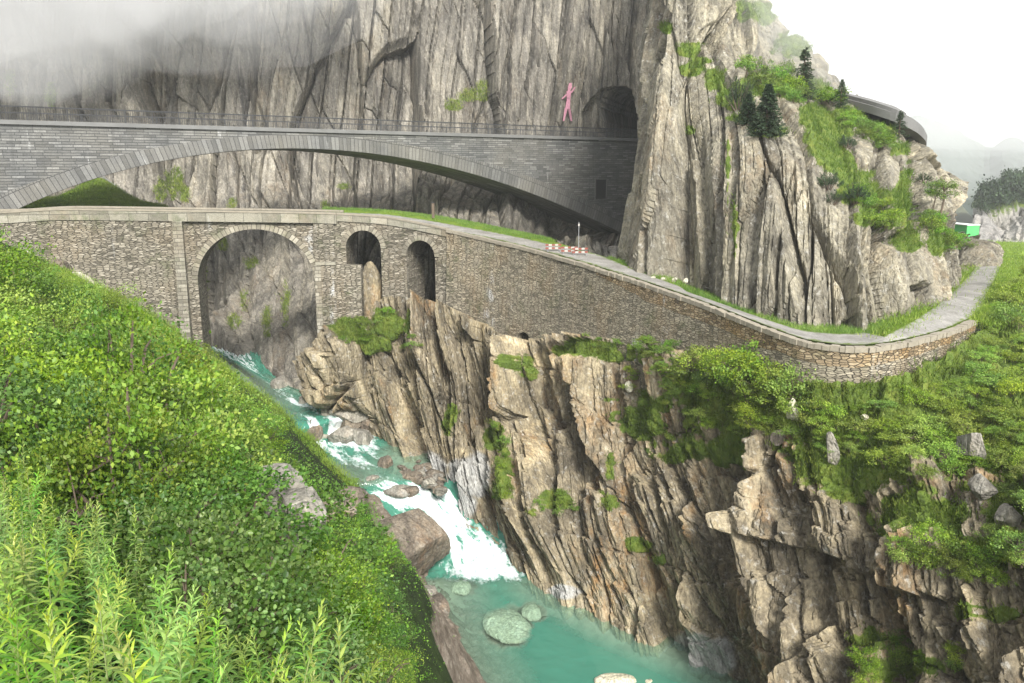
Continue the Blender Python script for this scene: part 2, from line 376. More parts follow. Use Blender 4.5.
K.P=K.P+K.N*(sstep(.3,.8,K.attr['moss'])*(.06+.2*fbm(K.U/1.1,K.V/1.1,77,3)))[...,None]; K.set(K.P)
knoll=link('rock_knoll_cliff',K.mesh('rock_knoll_cliff'),None,M_mass); setp(knoll,kind='structure')

# --- the gorge wall under the road, from the arches to the near corner
cols=[
 [(322,372,79),(322,380,79),(323,388,79),(323,400,80),(322,425,79)],
 [(336,346,75.9),(337,356,75.6),(338,368,75.4),(339,404,76),(338,440,75)],
 [(352,314,76.2),(356,328,75.2),(360,352,74.4),(362,415,74.2),(364,460,73)],
 [(392,298,76),(392,324,74.6),(390,370,73),(391,430,72),(395,482,69.5)],
 [(425,286,79.3),(422,335,76),(418,385,73),(416,440,70.5),(418,505,65)],
 [(455,296,77.5),(452,345,73.5),(450,400,71),(446,455,68),(446,545,61.5)],
 [(492,312,75),(490,355,71.8),(486,420,69.2),(482,485,65.5),(486,580,58.5)],
 [(528,324,72),(527,362,69),(522,420,66.5),(517,490,62.5),(522,610,55.5)],
 [(568,322,67.5),(566,365,65),(560,430,62),(556,510,58.3),(566,640,52.3)],
 [(618,326,62.5),(614,380,60.2),(611,450,57.2),(613,530,53.6),(624,668,48)],
 [(664,335,57.7),(660,390,55.4),(657,455,52.8),(660,545,49.4),(675,695,44.7)],
 [(704,343,54),(702,400,51.7),(702,465,49.5),(708,560,46.8),(722,715,42.3)],
 [(744,353,50),(742,408,47.9),(744,478,45.8),(750,572,43.5),(762,735,39.6)],
 [(782,365,46.6),(780,420,44.2),(783,492,42),(790,590,39.8),(805,750,36.6)],
 [(824,372,44.2),(822,430,41.3),(826,505,39.2),(833,600,37),(845,760,34.2)],
 [(870,370,43.3),(868,435,39.6),(872,512,37),(878,605,35),(890,770,32.2)],
 [(916,362,44.5),(914,432,38.6),(918,510,35.3),(925,605,33),(935,780,30.2)],
 [(962,340,48),(962,425,38.6),(965,505,33.8),(970,600,31),(980,790,28)],
 [(1000,312,55),(1005,410,39.2),(1010,495,33),(1015,595,29.4),(1025,800,26)],
 [(1040,280,68),(1052,390,40.5),(1060,480,32),(1066,590,27.8),(1075,810,24)],
 [(1100,262,82),(1125,370,41),(1140,470,31),(1150,590,25.5),(1165,820,21)],
 [(1260,250,92),(1290,350,42),(1310,460,30),(1330,600,23),(1350,850,17)]]
for k_,dY in enumerate((0,0,0,0,-2.2,-1.2,-.6)):
    cols[k_]=[(x,y,Y+dY*f_) for (x,y,Y),f_ in zip(cols[k_],(1,1,1,.5,0))]
bank=[((323,398),-24.2),((338,403),-24.3),((362,436),-26.3),((395,458),-26.8),((420,480),-27.3),((446,537),-31.0),((484,560),-31.9),((522,580),-32),((562,605),-32),((624,638),-32),((673,660),-32),((720,684),-32),((762,712),-32)]
WY=[(425,303,75.4),(455,310,73.8),(492,326,71.3),(528,343,68.5),(568,338,64.3),(618,339,59.4),(664,346,54.6),(704,356,50.7),(744,367,47.1),(782,377,44.2),(824,384,41.9),(870,383,41.1),(916,373,42.5),(962,347,46.8)]
for n_,k_ in enumerate(range(4,18)):
    c_=cols[k_]; Yd=c_[1][2]; c_[0]=WY[n_]; c_[1]=(c_[1][0],c_[1][1],min(Yd,WY[n_][2]-.5-.012*(c_[1][1]-WY[n_][1])))
for k_ in range(len(cols)):
    if k_<len(bank):
        (bx,by),bz=bank[k_]; q=at_z(bx,by,bz); cols[k_]=cols[k_][:-1]+[(bx,by,q[1]+.5),(bx,by+45,q[1]+1.2)]
    else:
        x_,y_,Y_=cols[k_][-1]; cols[k_]=cols[k_]+[(x_,y_+60,Y_)]
G=Surf(cols,.085)
N0=G.smoothN(25)
veg=G.ell([(800,405,170,38),(900,430,150,55),(960,400,140,80),(860,470,75,35),(1010,400,90,110),(930,520,60,28),(985,560,40,22),(1015,510,30,40),(745,418,46,20),(705,385,44,18),(610,352,70,12),(740,450,30,25),(385,322,24,16),(355,325,14,18),(372,345,18,12),(410,325,9,18)],.8,4)
soft=sstep(.05,.6,veg)
d=rock_disp(G,41,[(3.8,13,2.1,1.4,.45),(1.35,5.6,1.15,1.5,.55),(.55,2.3,.42,1.4,.6),(.25,.95,.10,1.1,.5)],lean=.10,gully=1.2,ledge=.35,ledge_h=5.0,rib=.15,sc=np.clip(np.median(G.d,axis=0)/60,.45,1.15))
d=d+.35+-.2*np.clip(G.ell([(425,480,40,50),(470,520,40,40)],0,1),0,1)
# undercut bench on the near wall
px,py=G.px,G.py
line=np.interp(px,[690,760,800,850,900,960],[520,528,545,560,585,600])+3*fbm(px/30,py*0,3,2)
bench=sstep(680,740,px)*(1-sstep(930,1000,px))
d=d+bench*(.55*sstep(-45,-3,py-line)*(1-sstep(-3,2,py-line))-.7*sstep(-1,4,py-line)*(1-sstep(20,90,py-line)))
hb=sstep(.5,5.5,G.P[...,2]+np.interp(G.px,[380,420,450,500],[27,28.5,31.5,32])); d=d*(.4+.6*hb)-.7*(1-hb)
G.P=G.P+N0*(d*(1-.6*soft))[...,None]; G.set(G.P)
e2=G.ell([(502,470,12,40),(495,440,14,20),(552,500,22,14),(533,512,7,7),(640,545,18,10),(660,560,6,6),(610,500,10,16),(450,420,10,18),(530,365,10,16),(500,360,8,10),(560,350,16,6),(640,420,30,24),(680,450,40,20),(905,668,60,16),(870,640,30,14),(1000,615,20,12),(700,330,120,12),(610,470,6,18),(960,610,18,10)],.9,14)
G.attr['moss']=np.clip(np.maximum(sstep(-.05,.6,veg),.85*sstep(-.1,.8,e2)),0,1)
w=G.ell([(700,655,44,26),(565,592,18,8),(445,505,34,36),(470,475,24,26),(430,470,18,20)],.6,21)
G.attr['wash']=sstep(.0,.5,w)
G.P=G.P+G.N*(sstep(.35,.8,G.attr['moss'])*(.12+.30*fbm(G.U/1.3,G.V/1.3,78,3)))[...,None]; G.set(G.P)
G.attr['tint']=np.clip(G.attr['tint']+.45*sstep(0,.6,G.ell([(575,372,55,32),(620,352,40,16),(470,470,30,30),(530,440,12,30)],.8,61)),0,1)
gorge=link('gorge_cliff',G.mesh('gorge_cliff'),None,M_gorge); setp(gorge,kind='structure')

# ================================================================== HILLSIDE on the near bank
M_soil,t=newmat('hillside_turf'); P=t.n('TexCoord').outputs['Object']
base=t.ramp(t.noise(P,.8,8,.7),[(.3,(.012,.02,.006)),(.5,(.025,.042,.01)),(.7,(.045,.075,.015))])  # turf colour darkened so gaps between the shrubs read as shade
rk=t.attr('rock'); nzr=t.noise(P,1.6,8,.7)
rockc=t.ramp(t.noise(t.scl(P,1,1,1.8,(0,.6,0)),1.3,9,.7),[(.3,(.09,.07,.055)),(.5,(.19,.155,.12)),(.7,(.33,.29,.24))])
base=t.mix(t.mapr(t.math('ADD',rk,t.math('MULTIPLY',t.math('SUBTRACT',nzr,.5),1.0)),.4,.6),base,rockc)
b=t.n('Bump',{'Strength':.9,'Distance':.25,'Height':t.noise(P,3,10,.7)})
t.out(t.n('BsdfPrincipled',{'Base Color':base,'Roughness':.9,'Specular IOR Level':.2,'Normal':b}))
T=[ # px,py,Y of the visible top, height of the growth there
 (0,683,4.6,1.0),(150,683,4.7,1.0),(300,683,5.4,1.0),
 (0,560,6.8,1.0),(120,560,7.2,1.0),(240,600,7.6,1.4),(340,650,9.5,1.2),
 (0,470,11,1.2),(100,470,12,1.6),(200,480,12,1.8),(285,490,13.5,.5),(330,570,13.5,1.0),(365,620,16,1.2),(375,683,13,1.2),
 (0,400,17,1.8),(100,400,18.5,1.8),(200,400,21,1.8),(300,450,23,1.4),(350,500,23,1.2),
 (0,320,27,1.8),(100,340,31,1.8),(200,370,36,1.6),(250,395,38,1.4),
 (0,272,46,1.2),(60,292,45,1.2),(130,322,48,1.2),(190,345,56,.8),
 (0,244,77,.2),(50,262,76,.2),(100,285,76,.2),(150,308,77,.2),(190,329,79,.2),
 (201,335,77,.3),(259,377,64,.4),(292,416,51,.5),(324,448,43,.6),(363,484,37,.7),(400,508,32,.8),(405,548,28,1.0),(388,592,24,1.3),(398,640,20,1.3),(405,683,16,1.3),
 (425,600,50.5,0),(450,640,46.5,0),(473,676,43.2,0)]
C=[]
for (x,y,Y,h) in T:
    q=at(x,y,Y); 
    if x>195 and Y>19 and h>0: h+=1.7
    C.append((q[0],q[1],q[2]-h))
for (x,y,z) in [(430,588,-32.4),(452,620,-32.4),(474,648,-32.4),(490,690,-32.6),(400,510,-30),(345,478,-28),(318,440,-27.2),(288,412,-25),(245,375,-24.8),(215,350,-24.4),(195,338,-24)]:
    q=at_z(x,y,z); C.append(tuple(q))
C+=[(0,-3,-2.2),(0,0.5,-2.4),(-8,0,1.2),(-25,-4,9),(-60,0,24),(-95,20,36),(-60,30,12),(-95,60,20),(-70,75,2),(-100,95,4),(6,4,-8),(10,12,-18),(8,22,-25),(12,32,-32),(8,-6,-8),(20,0,-26),(22,20,-33),(4,52,-33),(0,40,-31.5),(-50,95,-13),(-30,98,-20),(-22,104,-27),(-60,110,-14),(-100,120,-8)]
for (x,y,Y) in [(259,377,64),(292,416,51),(324,448,43),(363,484,37),(400,508,32),(408,548,28),(388,592,24),(398,640,20),(405,683,16)]:
    q=at(x+10,y,Y+6); C.append((q[0],q[1],q[2]-2.6)); q=at(x+30,y+10,Y+3); C.append((q[0],q[1],q[2]-3.5))
for (x,Y,z) in [(450,9,-8.6),(450,16,-14.5),(450,26,-23),(460,34,-28.5),(530,10,-11),(530,20,-20),(530,30,-29)]:
    q=at(x,683,Y); C.append((q[0],q[1],z))
C+=[(-33,97,-26.5),(-30,92,-27),(-26.5,87,-27.5),(-38,104,-27),(-42,112,-26),(-24,84,-27)]
C=np.array(C)
def tps(C,lam=.02):
    X=C[:,:2]/20; n=len(C); D=np.linalg.norm(X[:,None]-X[None],axis=-1); Kk=np.where(D>0,D*D*np.log(D+1e-9),0)+lam*np.eye(n)
    A=np.zeros((n+3,n+3)); A[:n,:n]=Kk; A[:n,n]=1; A[:n,n+1:]=X; A[n,:n]=1; A[n+1:,:n]=X.T
    w=np.linalg.solve(A,np.concatenate([C[:,2],np.zeros(3)]))
    def f(x,y):
        q=np.stack([x,y],-1)/20; out=w[n]+q@w[n+1:]
        for i in range(n):
            r2=((q-X[i])**2).sum(-1); out=out+w[i]*.5*r2*np.log(r2+1e-12)
        return out
    return f
hz=tps(C)
xs=np.concatenate([np.arange(-110,-40,.7),np.arange(-40,14.01,.3)]); ys=np.arange(-6,112,.32)
gx,gy=np.meshgrid(xs,ys); gz=hz(gx,gy)
rockm=sstep(-25.5,-28,gz)*sstep(14,30,gy)*sstep(70,60,gy) if False else np.maximum(1-sstep(-28.5,-26.0,gz),(1-sstep(-23,-20.5,gz+.8*fbm(gx/2,gy/2,44,3)))*sstep(31,35,gy)*sstep(-9,-6,gx)*sstep(60,56,gy))
gz=gz+.45*fbm(gx/3,gy/3,3,4)+1.1*rockm*fbm((gx*.8+gy*.6)/1.1,(gy-gx)/5,9,5,.6)
gz=np.where((gy>84)&(gx>-31-(gy-84)*.45),np.minimum(gz,-27),gz); gz=np.maximum(gz,-36)
class HS(Surf):
    def __init__(s,P):
        s.set(P); s.U=P[...,0]; s.V=P[...,1]; s.attr={}
HSF=HS(np.stack([gx,gy,gz],-1)); HSF.attr['rock']=rockm
if np.median(HSF.N[...,2])<0: HSF.N=-HSF.N
HSF.flip=False
hill=link('hillside',HSF.mesh('hillside'),None,M_soil); setp(hill,kind='structure')
def hz_at(x,y):
    return float(hz(np.array([x]),np.array([y]))[0])
# the ground sheet out to the horizon, below everything
mb=MB(); mb.poly([(-4000,-4000,-37),(4000,-4000,-37),(4000,4000,-37),(-4000,4000,-37)]); setp(mb.build('ground',simple('valley_ground',(.09,.10,.05),.95,.4,.05)),kind='structure')

# ================================================================== RIVER
ST=[((150,318),(242,326),-23.0,.5),((175,327),(240,336),-23.3,.95),((198,341),(245,358),-23.8,1.0),((238,366),(282,384),-24.1,.32),((272,398),(325,398),-24.3,.45),((296,418),(352,410),-24.45,.55),((304,426),(356,416),-24.6,.8),((310,444),(362,428),-26.3,.9),((338,470),(402,452),-26.7,.36),((358,482),(424,472),-27.1,.3),((385,494),(444,492),-28.2,.9),((415,520),(470,522),-30.0,.95),((432,548),(505,548),-31.4,1.05),((436,570),(535,570),-31.85,.95),((438,583),(550,583),-31.97,.25),((440,600),(572,602),-32,.08),((452,640),(660,645),-32,.0),((470,690),(770,695),-32,.0),((500,800),(900,800),-32,.0),((520,1000),(1100,1000),-32,0)]
A=[]
for (l,r,z,f) in ST:
    a=at_z(l[0],l[1],z); b_=at_z(r[0],r[1],z); dv=(b_-a)/np.linalg.norm(b_-a)
    A.append(np.stack([np.append(a-dv*4.5,f),np.append(a,f),np.append((a+b_)/2,f),np.append(b_,f),np.append(b_+dv*4.5,f)]))
A=np.array(A)
RP=cr(A,[max(4,int(np.linalg.norm(A[i+1,2,:3]-A[i,2,:3])/.14)) for i in range(len(A)-1)])
RP=cr(RP.transpose(1,0,2),[22,36,36,22]).transpose(1,0,2)
foam=np.clip(RP[...,3],0,1.25); pts=RP[...,:3].copy()
L=np.concatenate([[0],np.cumsum(np.linalg.norm(np.diff(pts[:,pts.shape[1]//2],axis=0),axis=-1))])[:,None]+0*foam
Wd=np.linalg.norm(pts-pts[:,:1],axis=-1)
fo=foam*1.0+1.15*fbm(L/3.2,Wd/.8,5,5,.6)*(.12+foam)+.10*fbm(L/1.2,Wd/.25,8,3)-.06
pts[...,2]+=foam*(.42*fbm(L/1.4,Wd/.8,15,4,.6)+.22*fbm(L/.45,Wd/.3,19,3))+.035*fbm(L/.9,Wd/.9,25,3)
cw_=np.abs((Wd-4.5)/np.maximum(Wd[:,-1:]-9,1)*2-1); fo=fo-.45*np.clip(cw_,0,1.4)**2
# depth of water over the bed, metres
edge=np.minimum(Wd-4.5,(Wd[:,-1:]-4.5)-Wd)
bed=.25+np.clip(edge,0,6)*.42
BL=at_z(511,628,-32.0)   # the sunken boulder
rr=np.linalg.norm((pts-BL)[...,:2],axis=-1)
far=sstep(44.0,38.0,pts[...,1]); bed=bed*(1-.7*far)
M_water,t=newmat('river_water'); P=t.n('TexCoord').outputs['Object']
fm=t.attr('foam'); dp=t.attr('depth')
fw=t.mapr(t.math('ADD',fm,t.math('MULTIPLY',t.math('SUBTRACT',t.noise(P,2.8,5,.7),.5),1.1)),.40,.80)
op=t.math('SUBTRACT',1.0,t.math('POWER',2.718,t.math('MULTIPLY',dp,-.5)))
teal=t.mix(t.mapr(dp,.2,2.2),(.27,.40,.30),(.07,.26,.185))
rip=t.n('Bump',{'Strength':.35,'Distance':.06,'Height':t.noise(t.scl(P,1,1,1),2.6,5,.6,.6)})
wat=t.n('BsdfPrincipled',{'Base Color':teal,'Roughness':.09,'IOR':1.33,'Normal':rip})
clear=t.n('BsdfTransparent',{'Color':(.80,.97,.91,1)})
gl=t.n('BsdfGlossy',{'Color':(1,1,1,1),'Roughness':.07,'Normal':rip})
fr_=t.n('LayerWeight',{'Blend':.5}).outputs['Facing']; fr=t.n('Math',{0:t.math('POWER',fr_,5.0),1:.95,2:.02},operation='MULTIPLY_ADD')
cl2=t.n('MixShader',{0:fr.outputs[0],1:clear.outputs[0],2:gl.outputs[0]})
body=t.n('MixShader',{0:op,1:cl2.outputs[0],2:wat.outputs[0]})
fb=t.n('Bump',{'Strength':.6,'Distance':.12,'Height':t.noise(P,6,6,.7)})
white=t.n('BsdfPrincipled',{'Base Color':t.ramp(t.noise(P,1.9,8,.75),[(.33,(.42,.62,.60)),(.5,(.74,.80,.80)),(.64,(.86,.88,.88))]),'Roughness':.6,'Normal':fb,'Subsurface Weight':0.0})
t.out(t.n('MixShader',{0:fw,1:body.outputs[0],2:white.outputs[0]}))
i=np.arange(pts.shape[0]*pts.shape[1]).reshape(pts.shape[:2]); q=np.stack([i[:-1,:-1],i[:-1,1:],i[1:,1:],i[1:,:-1]],-1).reshape(-1,4)[:,::-1]
e1_=pts.reshape(-1,3)[q[len(q)//2]]
if np.cross(e1_[1]-e1_[0],e1_[2]-e1_[0])[2]<0: q=q[:,::-1]
depth=bed+3.0*sstep(.3,.8,foam)
for (bx,by,ra,rb,top) in ((508,625,1.9,2.6,.12),(532,612,1.1,1.4,.3),(462,588,1.2,1.3,.5)):
    c_=at_z(bx,by,-32.0); e_=np.hypot((pts[...,0]-c_[0])/ra,(pts[...,1]-c_[1])/rb)+.25*fbm(pts[...,0]/.7,pts[...,1]/.7,31,3); depth=depth*(1-(1-sstep(.8,1.15,e_))*.93)+top*(1-sstep(.8,1.15,e_))
river=link('river_water',mesh_np('river_water',pts.reshape(-1,3),q,True,{'foam':fo.ravel(),'depth':depth.ravel()}),None,M_water); setp(river,kind='structure')
bp=RP[...,:3].copy(); bp[...,2]-=bed+.25; bp[...,2]+=.12*fbm(bp[...,0]/.6,bp[...,1]/.6,4,3)
mbed,t=newmat('river_bed_stone'); P=t.n('TexCoord').outputs['Object']
v=t.n('TexVoronoi',{'Vector':P,'Scale':2.2}); t.out(t.n('BsdfPrincipled',{'Base Color':t.mix(.5,t.ramp(t.noise(P,1.2,6),[(.3,(.20,.19,.14)),(.7,(.38,.36,.28))]),t.ramp(v.outputs['Color'],[(0,(.15,.14,.11)),(1,(.45,.42,.35))])),'Roughness':.8}))
setp(link('river_bed_ground',mesh_np('river_bed',bp.reshape(-1,3),q,True),None,mbed),kind='structure')
def water_z(x,y):
    k=np.argmin((RP[...,0]-x)**2+(RP[...,1]-y)**2); return RP.reshape(-1,4)[k,2]
# ================================================================== MASONRY
def masonry(name,bw,bh,c_lo,c_mid,c_hi,mortar,warp=.12,rubble=True,moss=.0,rust=0.0,streak=0.0,msize=.02,dark=.0):
    m,t=newmat(name); uv=t.n('UVMap').outputs[0]; P=t.n('TexCoord').outputs['Object']
    nv=t.n('TexNoise',{'Vector':uv,'Scale':1.3,'Detail':3}).outputs['Color']
    off=t.n('VectorMath',{0:nv,1:(.5,.5,.5)},operation='SUBTRACT').outputs[0]
    off=t.n('VectorMath',{0:off},operation='SCALE'); off.inputs['Scale'].default_value=warp; 
    uvw=t.n('VectorMath',{0:uv,1:off.outputs[0]},operation='ADD').outputs[0]
    if rubble:
        q=t.scl(uvw,1/bw,1/bh,1)
        v=t.n('TexVoronoi',{'Vector':q,'Scale':1.0,'Randomness':.9},voronoi_dimensions='2D')
        e=t.n('TexVoronoi',{'Vector':q,'Scale':1.0,'Randomness':.9},voronoi_dimensions='2D',feature='DISTANCE_TO_EDGE').outputs['Distance']
        rnd=t.n('SeparateColor',{0:v.outputs['Color']}).outputs[0]; joint=t.mapr(e,.03,.10)
    else:
        br=t.n('TexBrick',{'Vector':uvw,'Color1':(0,0,0,1),'Color2':(1,1,1,1),'Mortar':(.5,.5,.5,1),'Scale':1.0,'Mortar Size':msize,'Mortar Smooth':.3,'Bias':0.0,'Brick Width':bw,'Row Height':bh},offset=.37,offset_frequency=2,squash=1.45,squash_frequency=3)
        rnd=br.outputs['Color']; rnd=t.n('SeparateColor',{0:rnd}).outputs[0]; joint=t.math('SUBTRACT',1.0,br.outputs['Fac'])
    rr=t.math('ADD',rnd,t.math('MULTIPLY',t.math('SUBTRACT',t.noise(uv,2.2,6,.7),.5),.9))
    base=t.ramp(rr,[(.08,c_lo),(.45,c_mid),(.72,c_mid),(.98,c_hi)])
    base=t.mix(t.math('MULTIPLY',t.mapr(t.noise(uv,.16,4),.38,.62),.5),base,t.mix(.35,base,(.42,.38,.29),'MIX'))
    if rust: base=t.mix(t.math('MULTIPLY',t.mapr(t.noise(t.scl(P,1,1,.6),.33,6,.65),.50,.64),rust),base,(.33,.20,.075))
    if moss: base=t.mix(t.math('MULTIPLY',t.mapr(t.noise(P,.5,8,.75),.53,.66),moss),base,(.055,.085,.02))
    if streak:
        base=t.mix(t.math('MULTIPLY',t.mapr(t.noise(t.scl(uv,1,.06,1),.8,6,.7),.55,.68),streak),base,(.06,.06,.058))
        base=t.mix(t.math('MULTIPLY',t.math('MULTIPLY',t.mapr(t.noise(t.scl(uv,1,.09,1),.55,6,.7),.60,.68),t.mapr(t.noise(uv,.9,5),.45,.6)),.8),base,(.55,.55,.53))
    base=t.mix(joint,mortar,base)
    g=t.noise(uv,10,2,.6); base=t.mix(1.0,base,t.ramp(g,[(.2,.7),(.5,1.0),(.8,1.3)]),'MULTIPLY')
    h=t.math('ADD',t.math('MULTIPLY',joint,.9),t.math('ADD',t.math('MULTIPLY',rnd,.7),t.math('MULTIPLY',t.noise(uv,5,2,.6),.6)))
    b=t.n('Bump',{'Strength':1.0,'Distance':.09 if rubble else .05,'Height':h})
    t.out(t.n('BsdfPrincipled',{'Base Color':base,'Roughness':.86,'Specular IOR Level':.2,'Normal':b})); return m
M_rub=masonry('rubble_masonry',.52,.15,(.10,.09,.07),(.23,.205,.16),(.38,.345,.28),(.10,.09,.07),.14,True,.45,.12,.35)
M_rub2=masonry('dry_rubble_masonry',.46,.125,(.12,.106,.08),(.26,.23,.17),(.40,.355,.265),(.085,.074,.058),.15,True,.45,.22,.35)
M_ash=masonry('slate_ashlar',1.15,.27,(.095,.097,.096),(.15,.152,.148),(.245,.245,.235),(.075,.076,.076),.035,False,.0,.0,.55,.03)
M_vous=masonry('arch_stone',.34,1.6,(.11,.11,.106),(.15,.15,.145),(.20,.20,.192),(.07,.07,.068),.03,False,.0,.0,.3,.03)
M_vous2=masonry('old_arch_stone',.30,.8,(.16,.145,.115),(.28,.255,.20),(.40,.37,.30),(.085,.075,.058),.05,False,.5,.1,.0,.03)
M_par=masonry('parapet_granite',1.7,1.5,(.16,.15,.12),(.27,.255,.205),(.37,.35,.29),(.10,.095,.08),.03,False,.55,.15,.3,.02)
M_quoin=masonry('dressed_quoin',.8,.36,(.15,.138,.11),(.24,.222,.18),(.33,.31,.255),(.11,.10,.08),.03,False,.3,.1,.2,.02)
M_conc=simple('weathered_concrete',(.17,.17,.165),.85,.35,.7); M_soff=masonry('vault_concrete',2.2,.5,(.10,.10,.10),(.15,.15,.148),(.22,.22,.215),(.09,.09,.09),.03,False,0,0,.4,.015)
M_cope=simple('coping_granite',(.27,.24,.185),.85,.45,2.2,bump=.6)
M_iron=simple('dark_iron',(.05,.052,.055),.6,.3,6); M_dark=simple('shade_and_cap_black',(.02,.02,.02),.9)  # near-black for the painted shade of window and culvert, and the post cap
M_asph=simple('roadway_asphalt',(.13,.13,.13),.9,.25,.6)

class Line:
    """a plan polyline with height; p(s) gives plan point, n(s) the horizontal normal away from the viewer"""
    def __init__(s,pts,n=14):
        P=np.array(pts,float); s.P=cr(P,[n]*(len(P)-1)) if n>1 else P
        d=np.linalg.norm(np.diff(s.P[:,:2],axis=0),axis=1); s.s=np.concatenate([[0],np.cumsum(d)])
        t=np.gradient(s.P[:,:2],axis=0); t/=np.linalg.norm(t,axis=1,keepdims=True); s.n=np.stack([-t[:,1],t[:,0]],1)
    def p(s,q,off=0.0):
        x=np.interp(q,s.s,s.P[:,0]);y=np.interp(q,s.s,s.P[:,1]); a=np.interp(q,s.s,s.n[:,0]);b=np.interp(q,s.s,s.n[:,1])
        return np.stack([x+a*off,y+b*off],-1)
    def z(s,q): return np.interp(q,s.s,s.P[:,2])
    def hit(s,px,py=None):
        """s where the pixel column meets the line; with py also the height of that point on the vertical face"""
        X,Y_,_=proj(np.c_[s.P[:,:2],np.interp(s.s,s.s,s.P[:,2])]) if py is None else (None,None,None)
        if py is None: return float(np.interp(px,X,s.s))
        r=ray(px,py); # plan ray direction r[:2]; find crossing
        c=s.P[:,0]*r[1]-s.P[:,1]*r[0]; k=np.nonzero(np.sign(c[:-1])!=np.sign(c[1:]))[0]
        if len(k)==0: k=[len(c)-2 if abs(c[-1])<abs(c[0]) else 0]
        k=k[0]; f=c[k]/(c[k]-c[k+1]); f=max(-3,min(4,f)); q=s.s[k]+f*(s.s[k+1]-s.s[k]); pt=s.P[k]+(s.P[k+1]-s.P[k])*f
        return float(q),float(r[2]*(pt[1]/r[1]))
def P3(xy,z): return np.array([xy[0],xy[1],z])
def strip(mb,L,ss,zb,zt,o0,o1,caps=(True,True),top=True,batter=0.0,uvs=(0,0)):
    """a wall slab between offsets o0 (front) and o1 (back) with varying bottom zb and top zt"""
    ss=np.asarray(ss,float); zb=np.broadcast_to(zb,ss.shape); zt=np.broadcast_to(zt,ss.shape)
    def fo(i,z): return L.p(ss[i],o0-batter*(zt[i]-z))
    for i in range(len(ss)-1):
        a,b=ss[i],ss[i+1]
        f=[P3(fo(i,zb[i]),zb[i]),P3(fo(i+1,zb[i+1]),zb[i+1]),P3(fo(i+1,zt[i+1]),zt[i+1]),P3(fo(i,zt[i]),zt[i])]
        mb.poly(f,[(a,zb[i]),(b,zb[i+1]),(b,zt[i+1]),(a,zt[i])])
        g=[P3(L.p(b,o1),zb[i+1]),P3(L.p(a,o1),zb[i]),P3(L.p(a,o1),zt[i]),P3(L.p(b,o1),zt[i+1])]
        mb.poly(g,[(b,zb[i+1]),(a,zb[i]),(a,zt[i]),(b,zt[i+1])])
        la=math.hypot(b-a,zb[i+1]-zb[i])
        mb.poly([f[1],f[0],g[1],g[0]],[(a+la,0),(a,0),(a,o1-o0),(a+la,o1-o0)])
        if top: mb.poly([f[3],f[2],g[3],g[2]],[(a,o0),(b,o0),(b,o1),(a,o1)])
    for k,i in ((0,0),(1,len(ss)-1)):
        if caps[k]:
            q=[P3(fo(i,zb[i]),zb[i]),P3(L.p(ss[i],o1),zb[i]),P3(L.p(ss[i],o1),zt[i]),P3(fo(i,zt[i]),zt[i])]
            u=[(0,zb[i]),(o1-o0,zb[i]),(o1-o0,zt[i]),(0,zt[i])]
            if k==1: q=q[::-1];u=u[::-1]
            mb.poly(q[::-1],u[::-1])
def band(mb,A,Bp,o0,o1,L,u0=0):
    """a solid band between two curves (s,z) given point for point, extruded between offsets"""
    u=u0
    for i in range(len(A)-1):
        du=math.hypot(A[i+1][0]-A[i][0],A[i+1][1]-A[i][1])
        def q(p,o): return P3(L.p(p[0],o),p[1])
        h0=math.hypot(A[i][0]-Bp[i][0],A[i][1]-Bp[i][1]);h1=math.hypot(A[i+1][0]-Bp[i+1][0],A[i+1][1]-Bp[i+1][1])
        mb.poly([q(Bp[i],o0),q(Bp[i+1],o0),q(A[i+1],o0),q(A[i],o0)],[(u,.1),(u+du,.1),(u+du,.1+h1),(u,.1+h0)])
        mb.poly([q(A[i],o0),q(A[i+1],o0),q(A[i+1],o1),q(A[i],o1)],[(u,0),(u+du,0),(u+du,o1-o0),(u,o1-o0)])
        mb.poly([q(Bp[i+1],o0),q(Bp[i],o0),q(Bp[i],o1),q(Bp[i+1],o1)],[(u+du,0),(u,0),(u,o1-o0),(u+du,o1-o0)])
        mb.poly([q(Bp[i+1],o1),q(Bp[i],o1),q(A[i],o1),q(A[i+1],o1)],[(u+du,0),(u,0),(u,h0),(u+du,h1)])
        u+=du
    for i,fl in ((0,False),(len(A)-1,True)):
        r=[P3(L.p(Bp[i][0],o0),Bp[i][1]),P3(L.p(A[i][0],o0),A[i][1]),P3(L.p(A[i][0],o1),A[i][1]),P3(L.p(Bp[i][0],o1),Bp[i][1])]
        mb.poly(r[::-1] if fl else r,[(0,0),(0,1),(o1-o0,1),(o1-o0,0)])

# ------------------------------------------------------------------ the new high bridge
b=at(0,119.3,78.5); c=at(648,138.5,126.5); a=b-(c-b)*.16; d=c+(c-b)*.035
UL=Line([a,b,(b+c)/2,c,d],1); UD=UL.n[1]
UW=11.0
ex=[(-75,232),(-40,214),(0,198),(30,183.5),(67,169),(100,159),(135,151),(170,145),(209,140.6),(269,136.6),(305,135.4),(340,136),(388,141.5),(441,152),(511,169.7),(581,198),(630,221),(645,229)]
inn=[(-60,252),(-30,234),(0,218),(34,201),(67,188),(101,177.6),(125,170),(151,162.5),(180,157),(209,152.6),(240,150),(269,149),(305,149.3),(340,151),(388,155.5),(441,165),(511,186),(560,205),(581,214),(625,234.5),(640,242)]
E=np.array([UL.hit(*q) for q in ex]); I=np.array([UL.hit(*q) for q in inn])
def smooth_curve(C,n):
    x=np.linspace(C[0,0],C[-1,0],n); co_=np.polynomial.chebyshev.Chebyshev.fit(C[:,0],C[:,1],5); return np.stack([x,co_(x)],1)
Ec=smooth_curve(E,90); Ic=smooth_curve(I,90)
s0,s1=0.0,UL.s[-1]
UB=empty('upper_bridge',P3(UL.p((s0+s1)/2,UW/2),0)); setp(UB,'long slate-grey arch bridge with an iron railing crossing high above the old stone bridge','bridge')
